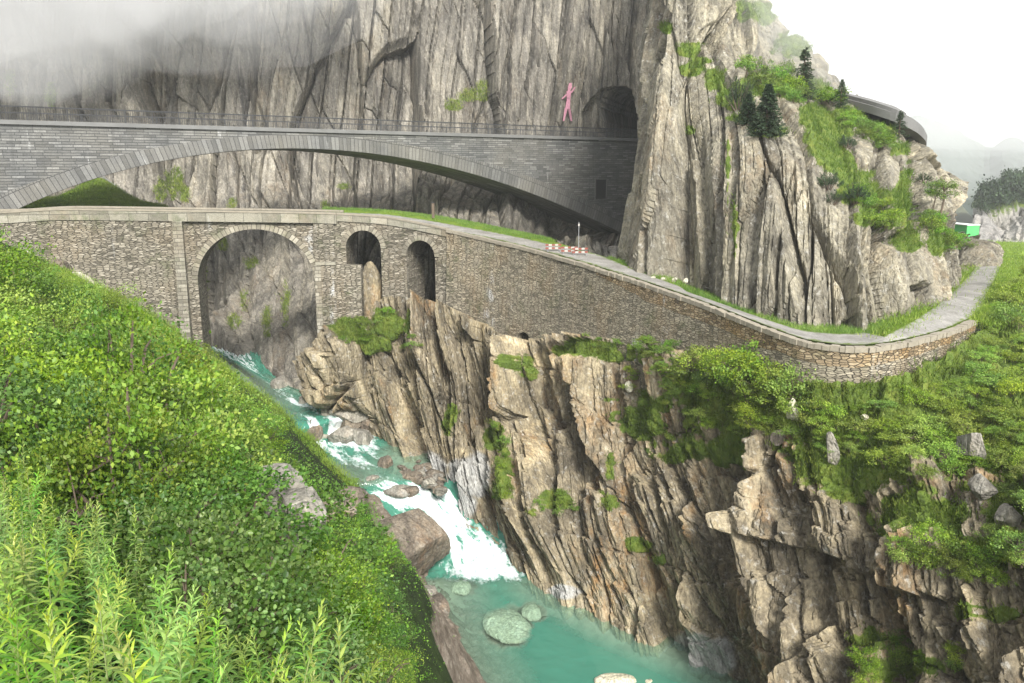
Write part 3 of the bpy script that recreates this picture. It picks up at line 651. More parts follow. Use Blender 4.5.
def child(o,par):
    o.parent=par; o.matrix_parent_inverse=Matrix.Translation(par.location).inverted() if par.rotation_euler[2]==0 else par.matrix_world.inverted(); return o
ss=np.linspace(Ec[0,0],Ec[-1,0],120); zt=UL.z(ss)-.42; zb=np.interp(ss,Ec[:,0],Ec[:,1])-.05
mb=MB(); strip(mb,UL,ss,zb,zt,0,UW)
# the walls beyond the springing, down into the rock
strip(mb,UL,[s0,Ec[0,0]+.05],[-9,-9],UL.z(np.array([s0,Ec[0,0]]))-.42,0.003,UW-.003)
wx0,wz1=UL.hit(595.5,179.5); wx1,wz0=UL.hit(606,199)
child(mb.build('spandrel_wall',M_ash),UB)
mb=MB(); band(mb,[tuple(p) for p in Ec],[tuple(p) for p in Ic],-.07,UW+.07,UL); ring=child(mb.build('arch_ring',M_vous),UB)
# vault: darker concrete shell just inside the ring's underside
mb=MB(); Vc=[(p[0],p[1]+.02) for p in Ic]; Vd=[(p[0],p[1]-.07) for p in Ic]
band(mb,Vc,Vd,.45,UW-.45,UL); child(mb.build('vault_soffit',M_soff),UB)
sq=np.linspace(s0,s1,80)
mb=MB(); strip(mb,UL,sq,UL.z(sq)-.43,UL.z(sq)-.02,-.22,.5); child(mb.build('cornice',M_conc),UB); mb=MB(); strip(mb,UL,sq,UL.z(sq)-.43,UL.z(sq)-.02,UW-.5,UW+.22); child(mb.build('cornice',M_conc),UB)
mb=MB(); strip(mb,UL,sq,UL.z(sq)-.4,UL.z(sq)-.18,.5,UW-.5); child(mb.build('roadway',M_asph),UB)
# window: near-black panel painted as the shade of an opening, with frame
mb=MB(); cx_,cz_=(wx0+wx1)/2,(wz0+wz1)/2
mb2=MB()
for (u0,u1,z0,z1) in ((wx0-.12,wx0+.06,wz0-.12,wz1+.12),(wx1-.06,wx1+.12,wz0-.12,wz1+.12),(wx0+.06,wx1-.06,wz1-.04,wz1+.12),(wx0+.06,wx1-.06,wz0-.12,wz0+.04)):
    strip(mb2,UL,[u0,u1],[z0,z0],[z1,z1],-.10,.02)
strip(mb,UL,[wx0,wx1],[wz0,wz0],[wz1,wz1],-.02,.01)
wn=child(mb.build('window',M_dark),UB); wf=mb2.build('frame',M_vous); wf.parent=wn; wf.matrix_parent_inverse=wn.matrix_world.inverted()
wf.parent=wn; wf.matrix_parent_inverse=Matrix.Translation(UB.location).inverted()@Matrix.Identity(4)
wf.matrix_parent_inverse=Matrix.Identity(4)
for side,off in ((0,-.02),(1,UW+.02)):
    mb=MB(); L_=s1-s0; n=int(L_/.21)
    for i in range(n):
        q=s0+(i+.5)*L_/n; z=float(UL.z(q)); mb.bar(P3(UL.p(q,off),z+.10),P3(UL.p(q,off),z+1.2),.02,4)
    for h in (.10,1.2): mb.tube([P3(UL.p(q,off),float(UL.z(q))+h) for q in np.linspace(s0,s1,30)],.018 if h<.5 else .03,6)
    rl=child(mb.build('railing',M_iron),UB)
    mb=MB()
    for q in np.arange(s0+1,s1,2.6): z=float(UL.z(q)); mb.bar(P3(UL.p(q,off),z-.03),P3(UL.p(q,off),z+1.26),.04,6)
    po=mb.build('post_row',M_iron); po.parent=rl
    mb=MB(); mb.tube([P3(UL.p(q,off),float(UL.z(q))+1.27) for q in np.linspace(s0,s1,30)],.035,6); hr=mb.build('handrail',M_iron); hr.parent=rl

# ------------------------------------------------------------------ the old stone bridge and the road wall
WPT=[(-130,213,71.5),(0,211.5,73),(60,208.5,74),(180,210,76),(310,212,78),(345,213.5,78.3),(385,216.5,78),(430,225,76.5),(480,236.5,73.6),(525,247,69.7),(570,259.5,65),(640,281.5,57.6),(700,302.5,51.9),(760,326,46.4),(800,340,43.6),(840,346,42.2),(870,346.5,41.9),(900,343,42.6),(932,336,44.6),(958,328,47),(978,319,50)]
WL=Line([at(*q) for q in WPT],12)
def sx(px): 
    X,_,_=proj(WL.P); return float(np.interp(px,X,WL.s))
def zat(px,py): return WL.hit(px,py)
SB=empty('stone_bridge',P3(WL.p(sx(250),2),-5)); setp(SB,'weathered old stone arch bridge with pale parapet low over the river','bridge')
BW=4.6; PH=1.05
sA,sP0,sP1=sx(-105),sx(171),sx(181)
sR0,sR1=sx(312.5),sx(333)
mb=MB()
def cols_(a,b,n=12): return np.linspace(a,b,n)
q=cols_(sA,sP0,30); strip(mb,WL,q,-24.0,WL.z(q)-PH,0,BW,(True,True))
# main arch: circle through springings and crown, in (s,z)
c0=zat(188.5,300); c1=zat(313,290); cr_=zat(249,229.5)
sc_=(sP1+.9+sR0-.2)/2; rad=(sR0-.2-sP1-.9)/2; zc=cr_[1]-rad*.92
aq=np.linspace(math.pi,0,41); arcI=np.stack([sc_+rad*np.cos(aq),zc+rad*.92*np.sin(aq)],1); arcE=np.stack([sc_+(rad+.55)*np.cos(aq),zc+(rad*.92+.55)*np.sin(aq)],1)
q=arcI[:,0]; RO=.32
strip(mb,WL,q,arcI[:,1],WL.z(q)-PH,RO,BW-RO,(False,False))
for (a_,b_) in ((sP1,arcI[0,0]),(arcI[-1,0],sR0)): 
    q=cols_(a_,b_,3); strip(mb,WL,q,-27,WL.z(q)-PH,RO,BW-RO)
# pier and the stretch with two small arches
q=cols_(sR0,sR1,5); strip(mb,WL,q,-27,WL.z(q)-PH,0.0,BW)
arches=[]
for (l,r,tp) in ((344,379,230.5),(404.5,433,240.5)):
    a_,b_=sx(l),sx(r); k=(a_+b_)/2; rr_=(b_-a_)/2; ztp=zat((l+r)/2,tp)[1]; zcc=ztp-rr_
    aq=np.linspace(math.pi,0,25); arches.append((np.stack([k+rr_*np.cos(aq),zcc+rr_*np.sin(aq)],1),np.stack([k+(rr_+.5)*np.cos(aq),zcc+(rr_+.5)*np.sin(aq)],1),a_,b_))
sE=sx(446)
edges=[sR1]+[x for A_ in arches for x in A_[2:]]+[sE]
R2=.22
for i in range(0,len(edges),2):
    q=cols_(edges[i],edges[i+1],8); strip(mb,WL,q,-19,WL.z(q)-PH*.75,R2,BW-R2,(True,True))
for A_ in arches: 
    q=A_[0][:,0]; strip(mb,WL,q,A_[0][:,1],WL.z(q)-PH*.75,R2,BW-R2,(False,False))
child(mb.build('spandrel_wall',M_rub),SB)
mb=MB(); band(mb,[tuple(p) for p in arcE],[tuple(p) for p in arcI],RO-.06,RO+.35,WL); child(mb.build('arch_ring',M_vous2),SB)
for A_ in arches:
    mb=MB(); band(mb,[tuple(p) for p in A_[1]],[tuple(p) for p in A_[0]],R2-.07,R2+.3,WL); child(mb.build('arch_ring',M_vous2),SB)
# corner pilaster with batter, pier plinth and raking buttress
mb=MB(); q=cols_(sP0,sP1,3); strip(mb,WL,q,-26,WL.z(q)-PH,-.12,BW+.1,batter=.05); child(mb.build('pilaster',M_quoin),SB)
zp=zat(322,262)[1]
mb=MB(); q=cols_(sR0+.05,sx(334),4); strip(mb,WL,q,zp-.25,zp+.02,-.55,-.02); child(mb.build('plinth_ledge',M_par),SB)
mb=MB(); q=cols_(sR0+.12,sx(360),8); strip(mb,WL,q,-26.5,zp-.26,-.42,.2,batter=.085); 
child(mb.build('buttress_wall',M_rub),SB)
mb=MB(); q=cols_(sR0-.05,sR0+.55,3); strip(mb,WL,q,-27.2,zp-.24,-.5,.3,batter=.10); child(mb.build('buttress_quoin',M_quoin),SB)
mb=MB(); q=cols_(sA,sx(336),60); strip(mb,WL,q,WL.z(q)-PH+.002,WL.z(q)-.16,-.10,.42); child(mb.build('parapet',M_par),SB); mb=MB(); strip(mb,WL,q,WL.z(q)-PH+.002,WL.z(q)-.16,BW-.42,BW+.10); child(mb.build('parapet',M_par),SB); mb=MB()
q=cols_(sx(336),sE,20); strip(mb,WL,q,WL.z(q)-PH*.75+.002,WL.z(q)-.16,.12,.55)
child(mb.build('parapet',M_par),SB)
mb=MB(); q=cols_(sA,sx(336),60); strip(mb,WL,q,WL.z(q)-.158,WL.z(q),-.16,.48); child(mb.build('coping',M_cope),SB); mb=MB(); strip(mb,WL,q,WL.z(q)-.158,WL.z(q),BW-.48,BW+.16); child(mb.build('coping',M_cope),SB); mb=MB()
q=cols_(sx(336)+.02,sE,20); strip(mb,WL,q,WL.z(q)-.158,WL.z(q),.06,.60); child(mb.build('coping',M_cope),SB)

# ------------------------------------------------------------------ retaining wall of the road
RW=empty('retaining_wall',P3(WL.p(sx(700),0.5),-12)); setp(RW,'curving dry-stone retaining wall with pale coping stones below the road','wall')
mb=MB(); sZ=WL.s[-1]-.02
dc0,dc1=sx(519.5),sx(533.5); dz=zat(527,332)[1]; dk=(dc0+dc1)/2; dr=(dc1-dc0)/2
q=cols_(sE,dc0,20); strip(mb,WL,q,WL.z(q)-13.5,WL.z(q)-.34,.10,1.6,batter=.05)
aq=np.linspace(math.pi,0,15); q=dk+dr*np.cos(aq); strip(mb,WL,q,dz-dr+dr*np.sin(aq),WL.z(q)-.34,.10,1.6,batter=.05,caps=(False,False))
q=cols_(dc1,sZ,110); strip(mb,WL,q,WL.z(q)-np.interp(q,[dc1,sx(640),sx(760),sx(860),sZ],[12,8,6.5,6.5,5]),WL.z(q)-.34,.10,1.6,batter=.05)
child(mb.build('stone_face',M_rub2),RW)
M_ochre=masonry('ochre_squared_masonry',.40,.15,(.13,.095,.055),(.28,.205,.12),(.42,.34,.22),(.085,.07,.05),.12,True,.3,.5,.2)
mb=MB(); q=cols_(sx(596),sZ-.02,90); th_=np.interp(q,[sx(596),sx(650),sx(840),sZ],[.25,.95,.8,.3])+.18*fbm(q/1.7,q*0,5,3); strip(mb,WL,q,WL.z(q)-.345-th_,WL.z(q)-.335,.05,.5)
child(mb.build('ochre_course',M_ochre),RW)
mb=MB(); strip(mb,WL,[dc0-.2,dc1+.2],dz-9,dz+.4,2.2,2.6); child(mb.build('culvert_back',M_dark),RW)  # near-black sheet closing the culvert, painted as its inner shade
mb=MB(); r_=random.Random(4); s_=sE
while s_<sZ-.3:
    w_=r_.uniform(.26,.5) if s_>sx(585) else r_.uniform(.6,1.1)
    e_=min(s_+w_-.025,sZ); h_=r_.uniform(-.05,.05); o_=r_.uniform(-.06,.05)
    qq=np.array([s_,e_]); strip(mb,WL,qq,WL.z(qq)-.33+r_.uniform(-.02,.0),WL.z(qq)+h_*.6-.06,o_-.0,.46+o_); s_+=w_
cop=child(mb.build('coping',M_cope),RW)

# ------------------------------------------------------------------ road and verges behind the wall
def surf_between(A_,B_,n,name,mat,kind='structure',uvs=True,zn=0.0,seed=1,ends=None):
    A_=np.array(A_);B_=np.array(B_); t=np.linspace(0,1,n)[None,:,None]; Pq=A_[:,None]*(1-t)+B_[:,None]*t
    Pq[...,2]+=zn*fbm(Pq[...,0]/1.5,Pq[...,1]/1.5,seed,4)
    i=np.arange(Pq.shape[0]*n).reshape(Pq.shape[:2]); f=np.stack([i[:-1,:-1],i[:-1,1:],i[1:,1:],i[1:,:-1]],-1).reshape(-1,4)
    me=mesh_np(name,Pq.reshape(-1,3),f,True); o=link(name,me,None,mat); setp(o,kind=kind); return o,Pq
# outer line: wall, then the shoulder beyond its end
outer=[tuple(WL.p(s_,.5))+(float(WL.z(s_))-float(np.interp(s_,[sx(336),sx(480),sx(640)],[.6,.16,.12])),) for s_ in np.linspace(sx(-100),sZ,150)]
# inner line: foot of the rock, given in the picture's columns
inner_ctl=[(-100,204,104),(60,204,103),(180,205,104),(300,208,103),(400,213.5,114),(450,219,114),(500,229,112),(550,240,104),(580,252,90),(620,267,80),(650,276,66),(700,292,59.5),(740,304,56.5),(775,313,54.3),(810,321,52.5),(850,325,51.8),(890,322,52.4),(915,311,56),(940,296,62),(965,272,79)]
IL=Line([at(*q_) for q_ in inner_ctl],10)
def inner_for(s_):
    px,py,_=proj(np.r_[WL.p(s_,.5),WL.z(s_)]); 
    X,Yp,_=proj(IL.P); tx=np.interp(px,[-100,336,480,600,700,800,850,900,940,978],[-100,336,470,590,690,790,838,884,925,962])
    k=float(np.interp(tx,X,IL.s)); return np.r_[IL.p(k),IL.z(k)]
inner=[inner_for(s_) for s_ in np.linspace(sx(-100),sZ,150)]
M_turf,t=newmat('verge_turf'); P=t.n('TexCoord').outputs['Object']
base=t.ramp(t.noise(P,1.1,8,.7),[(.28,(.06,.10,.015)),(.5,(.13,.20,.025)),(.72,(.20,.26,.04))]); t.out(t.n('BsdfPrincipled',{'Base Color':base,'Roughness':.95,'Specular IOR Level':.1,'Normal':t.n('Bump',{'Strength':.8,'Distance':.1,'Height':t.noise(P,8,6)})}))
outer_a=np.array(outer); inner_a=np.array(inner); S_=np.linspace(sx(-100),sZ,150)
PX_=proj(np.c_[WL.p(S_,.5),WL.z(S_)])[0]
gap=np.linalg.norm((inner_a-outer_a)[:,:2],axis=1); md=np.minimum(6.2,gap*.62)
mid_a=outer_a+(inner_a-outer_a)*(md/gap)[:,None]
zf=outer_a[:,2]+np.interp(PX_,[440,560,640,720],[.55,.5,.25,.0]); lin=mid_a[:,2]
mid_a[:,2]=np.where(PX_<690,np.maximum(zf,lin),lin)
prof=np.concatenate([outer_a[:,None]*(1-q_)+mid_a[:,None]*q_ for q_ in np.linspace(0,1,8)]+[mid_a[:,None]*(1-q_)+inner_a[:,None]*q_ for q_ in np.linspace(0,1,13)[1:]],1)
VG=prof.copy(); VG[...,2]+=.10*fbm(VG[...,0]/1.5,VG[...,1]/1.5,1,4)
i=np.arange(VG.shape[0]*VG.shape[1]).reshape(VG.shape[:2]); f=np.stack([i[:-1,:-1],i[:-1,1:],i[1:,1:],i[1:,:-1]],-1).reshape(-1,4)
k0_=int(np.argmax(PX_>338)); f=f[(f.min(axis=1)//VG.shape[1])>=k0_]
mb=MB(); q=np.linspace(sA,sx(341),40); strip(mb,WL,q,WL.z(q)-1.0,WL.z(q)-.62,.43,BW-.43); child(mb.build('roadway',M_asph),SB)
vo=link('verge_ground',mesh_np('verge_ground',VG.reshape(-1,3),f,True),None,M_turf); setp(vo,kind='structure')
# beyond the wall's end: shoulder of the hill with the road running away
far_ctl=[ # road left edge, road right edge, ground left, ground right  (px,py,Y)
 ((884,338.5,43.6),(975,321,50),(884,321,51.5),(1005,322,50)),
 ((915,322,47.8),(982,306,55.2),(912,309,55.5),(1030,308,54)),
 ((938,306,54),(988,292,61.5),(938,295,62),(1060,296,60)),
 ((958,288,63.5),(995,279,68.5),(960,275,72),(1085,284,66)),
 ((972,273,73.5),(999,270,75),(972,264,82),(1100,272,75)),
 ((976,264,82.5),(997,262,83.5),(970,258,92),(1110,264,84)),
 ((974,257,91),(991,255,92.5),(960,252,102),(1110,257,94)),
 ((966,251,102),(981,249.5,103),(940,247,112),(1110,251,104)),
 ((952,246,114),(968,244.5,115),(925,243,124),(1110,246.5,116)),
 ((935,242,128),(952,240.5,130),(900,239,140),(1130,242,130))]
def lane(k,n=14): return cr(np.array([at(*r_[k]) for r_ in far_ctl]),[n]*(len(far_ctl)-1))
rl_,rr2,gl_,gr_=lane(0),lane(1),lane(2),lane(3)
_,FG1=surf_between(gl_-[0,0,.06],rl_-[0,0,.05],6,'roadside_ground',M_turf,zn=.08,seed=3)
_,FG0=surf_between(rl_-[0,0,.05],rr2-[0,0,.05],4,'roadbed_ground',M_turf)
_,FG2=surf_between(rr2-[0,0,.05],gr_-[0,0,.3],16,'meadow_ground',M_turf,zn=.12,seed=5)
M_path,t=newmat('gravel_path'); P=t.n('TexCoord').outputs['Object']
c_=t.ramp(t.noise(P,.7,9,.7),[(.3,(.17,.16,.14)),(.5,(.255,.245,.225)),(.7,(.34,.325,.295))]); ed=t.attr('edge')
c_=t.mix(t.mapr(t.math('ADD',ed,t.math('MULTIPLY',t.math('SUBTRACT',t.noise(P,2.2,6,.7),.5),1.6)),.75,1.0),c_,(.12,.16,.045))
c_=t.mix(1.0,c_,t.ramp(t.noise(P,6,3,.7),[(.25,.7),(.5,1.0),(.75,1.25)]),'MULTIPLY')
t.out(t.n('BsdfPrincipled',{'Base Color':c_,'Roughness':.95,'Specular IOR Level':.15,'Normal':t.n('Bump',{'Strength':.5,'Distance':.03,'Height':t.noise(P,8,2)})}))
# path ribbon: along the wall, then the free road
def vg(s_idx,off):
    L_=md[s_idx]; a_,m_,b_=outer_a[s_idx],mid_a[s_idx],inner_a[s_idx]
    return a_+(m_-a_)*off/L_ if off<L_ else m_+(b_-m_)*min(.95,(off-L_)/max(.1,gap[s_idx]-L_))
PA=[];PB=[]
for i_ in range(150):
    px_=float(proj(np.r_[WL.p(S_[i_],.5),WL.z(S_[i_])])[0])
    if px_>880: break
    if px_<338: continue
    PA.append(vg(i_,.05)); PB.append(vg(i_,float(np.interp(px_,[0,470,560,600,640,700,800,880],[3.6,3.6,4.2,6.0,3.6,3.1,3.3,5.2]))))
PA=np.array(PA);PB=np.array(PB)
ix=[k for k in range(150) if 880<PX_[k]<974]
PA=np.concatenate([PA,np.array([vg(k,.05) for k in ix]),rr2[10:]]); PB=np.concatenate([PB,np.array([rl_[0]+(rl_[10]-rl_[0])*0 if False else rl_[int(10*n_/len(ix))] for n_ in range(len(ix))])])
PB=np.concatenate([PB,rl_[10:]])
lift=np.array([0,0,.06]); tq=np.linspace(0,1,9)[None,:,None]; PP=(PA[:,None]*(1-tq)+PB[:,None]*tq); 
from_z=PP.copy(); PP[...,2]+=.11+.02*np.sin(tq[...,0]*math.pi)
ed_=np.abs(np.linspace(-1,1,9))[None,:]*np.ones(PP.shape[:2])
i=np.arange(PP.shape[0]*9).reshape(PP.shape[:2]); f=np.stack([i[:-1,:-1],i[:-1,1:],i[1:,1:],i[1:,:-1]],-1).reshape(-1,4)
pth=link('road_path',mesh_np('road_path',PP.reshape(-1,3),f,True,{'edge':ed_.ravel()}),None,M_path); setp(pth,kind='structure')

# rough rock shoulder under the high bridge's springing
cols=[[(540,262,108),(542,246,106),(543,249,103),(544,253,102),(544,264,100)],[(566,262,98),(567,243,93),(568,246,91),(570,253,89.5),(571,272,87)],[(590,262,94),(591,243,88),(592,247,85.5),(594,258,83.5),(595,286,81)],[(618,262,92),(620,243,86),(621,248,83.5),(622,264,81),(623,292,78)],[(656,262,90),(656,246,85),(656,252,82),(656,268,79),(656,294,75)]]
A2=Surf(cols,.14); A2.P=A2.P+A2.smoothN(10)*rock_disp(A2,63,[(3,8,.5,1,.4),(1.1,4,.4,1.1,.5),(.5,1.5,.18,1,.5)],lean=-.05,gully=.3)[...,None]; A2.set(A2.P)
setp(link('springing_cliff',A2.mesh('springing_cliff'),None,M_back),kind='structure')
# grassy bank seen through the high arch, with a pale handrail
cols=[[(10,195,101),(15,206,94),(15,222,90.5)],[(55,197,100),(62,206,93),(65,222,90)],[(93,178.5,104),(100,196,95),(102,222,89.6)],[(112,185,103.5),(122,199,95),(125,222,89.4)],[(136,200,102),(144,206.5,96),(148,222,89.4)],[(165,206,101),(168,210,96),(170,222,89.4)]]
GB=Surf(cols,.2); GB.P[...,2]+=.25*fbm(GB.U/1.2,GB.V/1.2,5,4); GB.set(GB.P)
gb=link('grass_bank_ground',GB.mesh('grass_bank'),None,M_turf); setp(gb,kind='structure')
mb=MB(); pa=[at(103,177,104.4),at(116,186.5,103.5),at(130,197,101.8),at(147,206.5,99)]; mb.tube(pa,.13,8)
hr=empty('pipe_handrail',pa[0]); setp(hr,'pale pipe running down beside the grassy bank under the high arch','pipe')
child(mb.build('pipe',M_conc),hr)
mb=MB()
for p_ in pa[1:3]: mb.bar(p_-[0,0,.9],p_,.07,6)
child(mb.build('support',M_conc),hr)
# ================================================================== PLANTS
def leaf_mat(name,lo,mid,hi,trans=.22,rough=.5,var=.05,satv=.1):
    m,t=newmat(name); lc=t.attr('lc'); ob=t.n('ObjectInfo').outputs['Random']
    c=t.ramp(lc,[(0,lo),(.5,mid),(1,hi)])
    h=t.n('HueSaturation',{'Hue':t.mapr(ob,0,1,.5-var*.5,.5+var*.4),'Saturation':t.mapr(t.math('FRACT',t.math('MULTIPLY',ob,7.3)),0,1,1-satv,1.05),'Value':t.mapr(t.math('FRACT',t.math('MULTIPLY',ob,13.7)),0,1,.66,1.25),'Color':c}).outputs[0]
    p=t.n('BsdfPrincipled',{'Base Color':h,'Roughness':rough,'Specular IOR Level':.35})
    tr=t.n('BsdfTranslucent',{'Color':t.mix(1.0,h,(1.25,1.35,.5),'MULTIPLY')})
    t.out(t.n('MixShader',{0:trans,1:p.outputs[0],2:tr.outputs[0]})); return m
M_leaf=leaf_mat('shrub_leaf',(.045,.105,.01),(.13,.25,.02),(.27,.38,.045))
M_leafy=leaf_mat('pale_shrub_leaf',(.075,.125,.01),(.17,.245,.02),(.30,.36,.045))
M_alder=leaf_mat('broad_leaf',(.05,.12,.02),(.11,.22,.035),(.24,.36,.09),.35,.4,.03,.15)
M_will=leaf_mat('lance_leaf',(.075,.22,.024),(.19,.40,.045),(.40,.52,.07),.3,.42,.07,.2)
M_grass=leaf_mat('grass_blade',(.065,.12,.012),(.14,.23,.024),(.25,.31,.055),.3,.6)
M_weed=leaf_mat('undergrowth_leaf',(.04,.10,.01),(.09,.20,.02),(.18,.30,.04))
M_need=leaf_mat('needle_leaf',(.012,.028,.012),(.025,.05,.02),(.05,.085,.03),.1,.6)
M_fernl=leaf_mat('slope_leaf',(.07,.14,.014),(.19,.30,.03),(.33,.42,.055))
M_bark=simple('bark',(.12,.09,.065),.9,.4,4); M_gstem=simple('green_stem',(.16,.20,.06),.6,.3,5)
def unit(v): return v/np.maximum(np.linalg.norm(v,axis=-1,keepdims=True),1e-9)
def leaves(C,D,N_,ln,wd,lc,shape='oval'):
    """C base points, D long axes, N_ face normals"""
    D=unit(D); S=unit(np.cross(D,N_)); N_=np.cross(S,D); ln=ln[:,None];wd=wd[:,None]; n=len(C)
    if shape=='tri':
        V=np.stack([C-S*wd*.5,C+S*wd*.5,C+D*ln],1); return V.reshape(-1,3),np.arange(3*n).reshape(n,3),np.repeat(lc,3)
    if shape=='diamond':
        m=C+D*ln*.45; V=np.stack([C,m+S*wd*.5+N_*wd*.12,C+D*ln,m-S*wd*.5+N_*wd*.12],1); k=4; F_=[[0,1,2,3]]
    elif shape=='oval':
        a=C+D*ln*.28;b=C+D*ln*.68; V=np.stack([C,a+S*wd*.48+N_*wd*.14,b+S*wd*.42+N_*wd*.1,C+D*ln-N_*ln*.08,b-S*wd*.42+N_*wd*.1,a-S*wd*.48+N_*wd*.14],1); k=6; F_=[[0,1,2,3],[0,3,4,5]]
    else: # lance, drooping strip
        st=[(0,.25,0),(.33,1,.03),(.7,.62,-.05),(1,.06,-.22)]; V=[]
        for (u,w_,dr) in st:
            c=C+D*ln*u+N_*ln*dr; V+=[c-S*wd*.5*w_,c+S*wd*.5*w_]
        V=np.stack(V,1); k=8; F_=[[0,1,3,2],[2,3,5,4],[4,5,7,6]]
    b=np.arange(n)[:,None,None]*k+np.array(F_)[None]; return V.reshape(-1,3),b.reshape(-1,4),np.repeat(lc,k)
def leafmesh(name,*a,**k):
    V,Fc,lc=leaves(*a,**k); return mesh_np(name,V,Fc,True,{'lc':lc})
def shrub_mesh(seed,H,Rr,ncl,nl,ll,shape='diamond',cr_=.26,stems=6,wr=.55,upb=.5):
    g=np.random.default_rng(seed); 
    # clumps through the crown, more of them towards its skin
    th=g.uniform(0,2*math.pi,ncl); el=np.arcsin(g.uniform(-.15,1,ncl)); rad=.45+.55*g.uniform(0,1,ncl)**.5
    lob=1+.22*np.sin(th*3+g.uniform(0,6))+.15*np.sin(th*5+g.uniform(0,6))+.15*g.normal(size=ncl)
    cc=np.stack([np.cos(th)*np.cos(el)*Rr*rad*lob,np.sin(th)*np.cos(el)*Rr*rad*lob,H*.42+np.sin(el)*H*.58*rad*lob],1)
    cc[:,2]=np.maximum(cc[:,2],.12*H)
    k=g.integers(0,ncl,nl); cs=Rr*cr_*(.6+.8*g.uniform(size=ncl))
    off=g.normal(size=(nl,3))*cs[k][:,None]*np.array([1,1,.62])*.75; C_=cc[k]+off; C_[:,2]=np.maximum(C_[:,2],.03)
    out=unit(C_-np.array([0,0,H*.25])); D=unit(out*.7+g.normal(size=(nl,3))*.75+[0,0,.1]); Nn=unit(unit(off/np.array([1,1,.62]))*.8+out*.5+g.normal(size=(nl,3))*.33+[0,0,upb*.7])
    ln=ll*g.uniform(.6,1.25,nl); tone=g.uniform(0,1,ncl)
    lc=np.clip(.5+.5*(tone[k]-.5)+.22*g.normal(size=nl),0,1)
    fol=leafmesh('foliage',C_,D,Nn,ln,ln*wr,lc,shape=shape)
    mb=MB()
    for i in range(stems):
        t_=cc[g.integers(0,ncl)]; a=g.uniform(0,6.28); b0=np.array([math.cos(a),math.sin(a),0])*.07*Rr; m_=b0*.5+t_*.5+np.array([0,0,.12*H])+g.normal(size=3)*.05*Rr
        mb.tube([b0-[0,0,.25],b0*.4+m_*.6,m_*.35+t_*.65+[0,0,.03*H],t_],[.02*H,.015*H,.010*H,.004*H],5)
        for q in range(3):
            t2=cc[g.integers(0,ncl)]; 
            if np.linalg.norm(t2-m_)<.8*Rr: mb.tube([m_,(m_+t2)/2+[0,0,.05*H],t2],[.009*H,.006*H,.003*H],4)
    return fol,mb.mesh('stem',True)
def put(name,protos,loc,rz,sc,mat,label,cat,group,stem=True,stemmat=None,tilt=None):
    fol,st=protos
    o=link(name,fol,None,None); o.location=loc; o.scale=(sc,sc,sc) if not hasattr(sc,'__len__') else sc; o.rotation_euler=(tilt[0] if tilt is not None else 0,tilt[1] if tilt is not None else 0,rz)
    setp(o,label,cat,group)
    if stem and st is not None: s_=link('stem',st,o,None)
    return o
def prep(pr,mat,stm=None):
    for f,s_ in pr:
        f.materials.clear(); f.materials.append(mat)
        if s_ is not None: s_.materials.clear(); s_.materials.append(stm or M_bark)
    return pr
def polysample(poly,n,g):
    P_=np.array(poly,float); lo=P_.min(0);hi=P_.max(0); out=[]
    while len(out)<n:
        c=g.uniform(lo,hi,(n*2,2)); m=inpoly(c[:,0],c[:,1],[tuple(p) for p in poly]); out+=list(c[m])
    return np.array(out[:n])
g=np.random.default_rng(11)
# ---- near willowherb
def will_mesh(seed,H):
    q=np.random.default_rng(seed); n=int(58*H/1.2); t_=np.linspace(.12,1,n)**.8; lean=q.normal(size=2)*.09
    ph=np.arange(n)*2.399+q.uniform(0,6); z=t_*H; base=np.stack([lean[0]*z*z/H,lean[1]*z*z/H,z],1)
    el=np.interp(t_,[.1,.6,.85,1],[-.1,.22,.62,1.25])+q.normal(size=n)*.12
    D=np.stack([np.cos(ph)*np.cos(el),np.sin(ph)*np.cos(el),np.sin(el)],1); N_=np.stack([-np.cos(ph)*np.sin(el),-np.sin(ph)*np.sin(el),np.cos(el)],1)+q.normal(size=(n,3))*.15
    ln=np.interp(t_,[.1,.4,.75,.92,1],[.11,.15,.135,.085,.04])*q.uniform(.8,1.15,n); wd=ln*.17+.004
    lc=np.clip(np.interp(t_,[.1,.5,.85,1],[.15,.4,.72,.95])+q.normal(size=n)*.12,0,1)
    f=leafmesh('foliage',base,D,N_,ln,wd,lc,shape='lance')
    mb=MB(); mb.tube([base[0]*0-[0,0,.15],base[n//2],base[-1]],[.006,.005,.002],5); return f,mb.mesh('stem',True)
WP=prep([will_mesh(100+i,1.0+.09*i) for i in range(7)],M_will,M_gstem)
poly=[(-25,455),(30,470),(75,500),(125,535),(165,575),(215,608),(262,622),(312,650),(345,700),(345,760),(-25,760)]
cnt=0; tries=0; taken=[]
while cnt<285 and tries<40000:
    tries+=1; Y=3.0+9*g.uniform()**1.35; px=g.uniform(-40,350); q_=at(px,600,Y); z=hz_at(q_[0],Y); h=g.uniform(.68,1.15)
    X_,Y2,dd=proj(np.array([q_[0],Y,z+1.1*h])); 
    if not inpoly(np.array([X_]),np.array([Y2]),poly)[0]: continue
    if any((q_[0]-a)**2+(Y-b)**2<.033 for a,b in taken): continue
    taken.append((q_[0],Y)); k=int(g.integers(0,7))
    put('willowherb',WP[k],(q_[0],Y,z),g.uniform(0,6.28),h,None,'leafy stalk with narrow pointed leaves in the stand at the lower left corner','wild plant','narrow-leaved stalks in the near lower left corner',tilt=g.normal(size=2)*.22); cnt+=1
NW=cnt
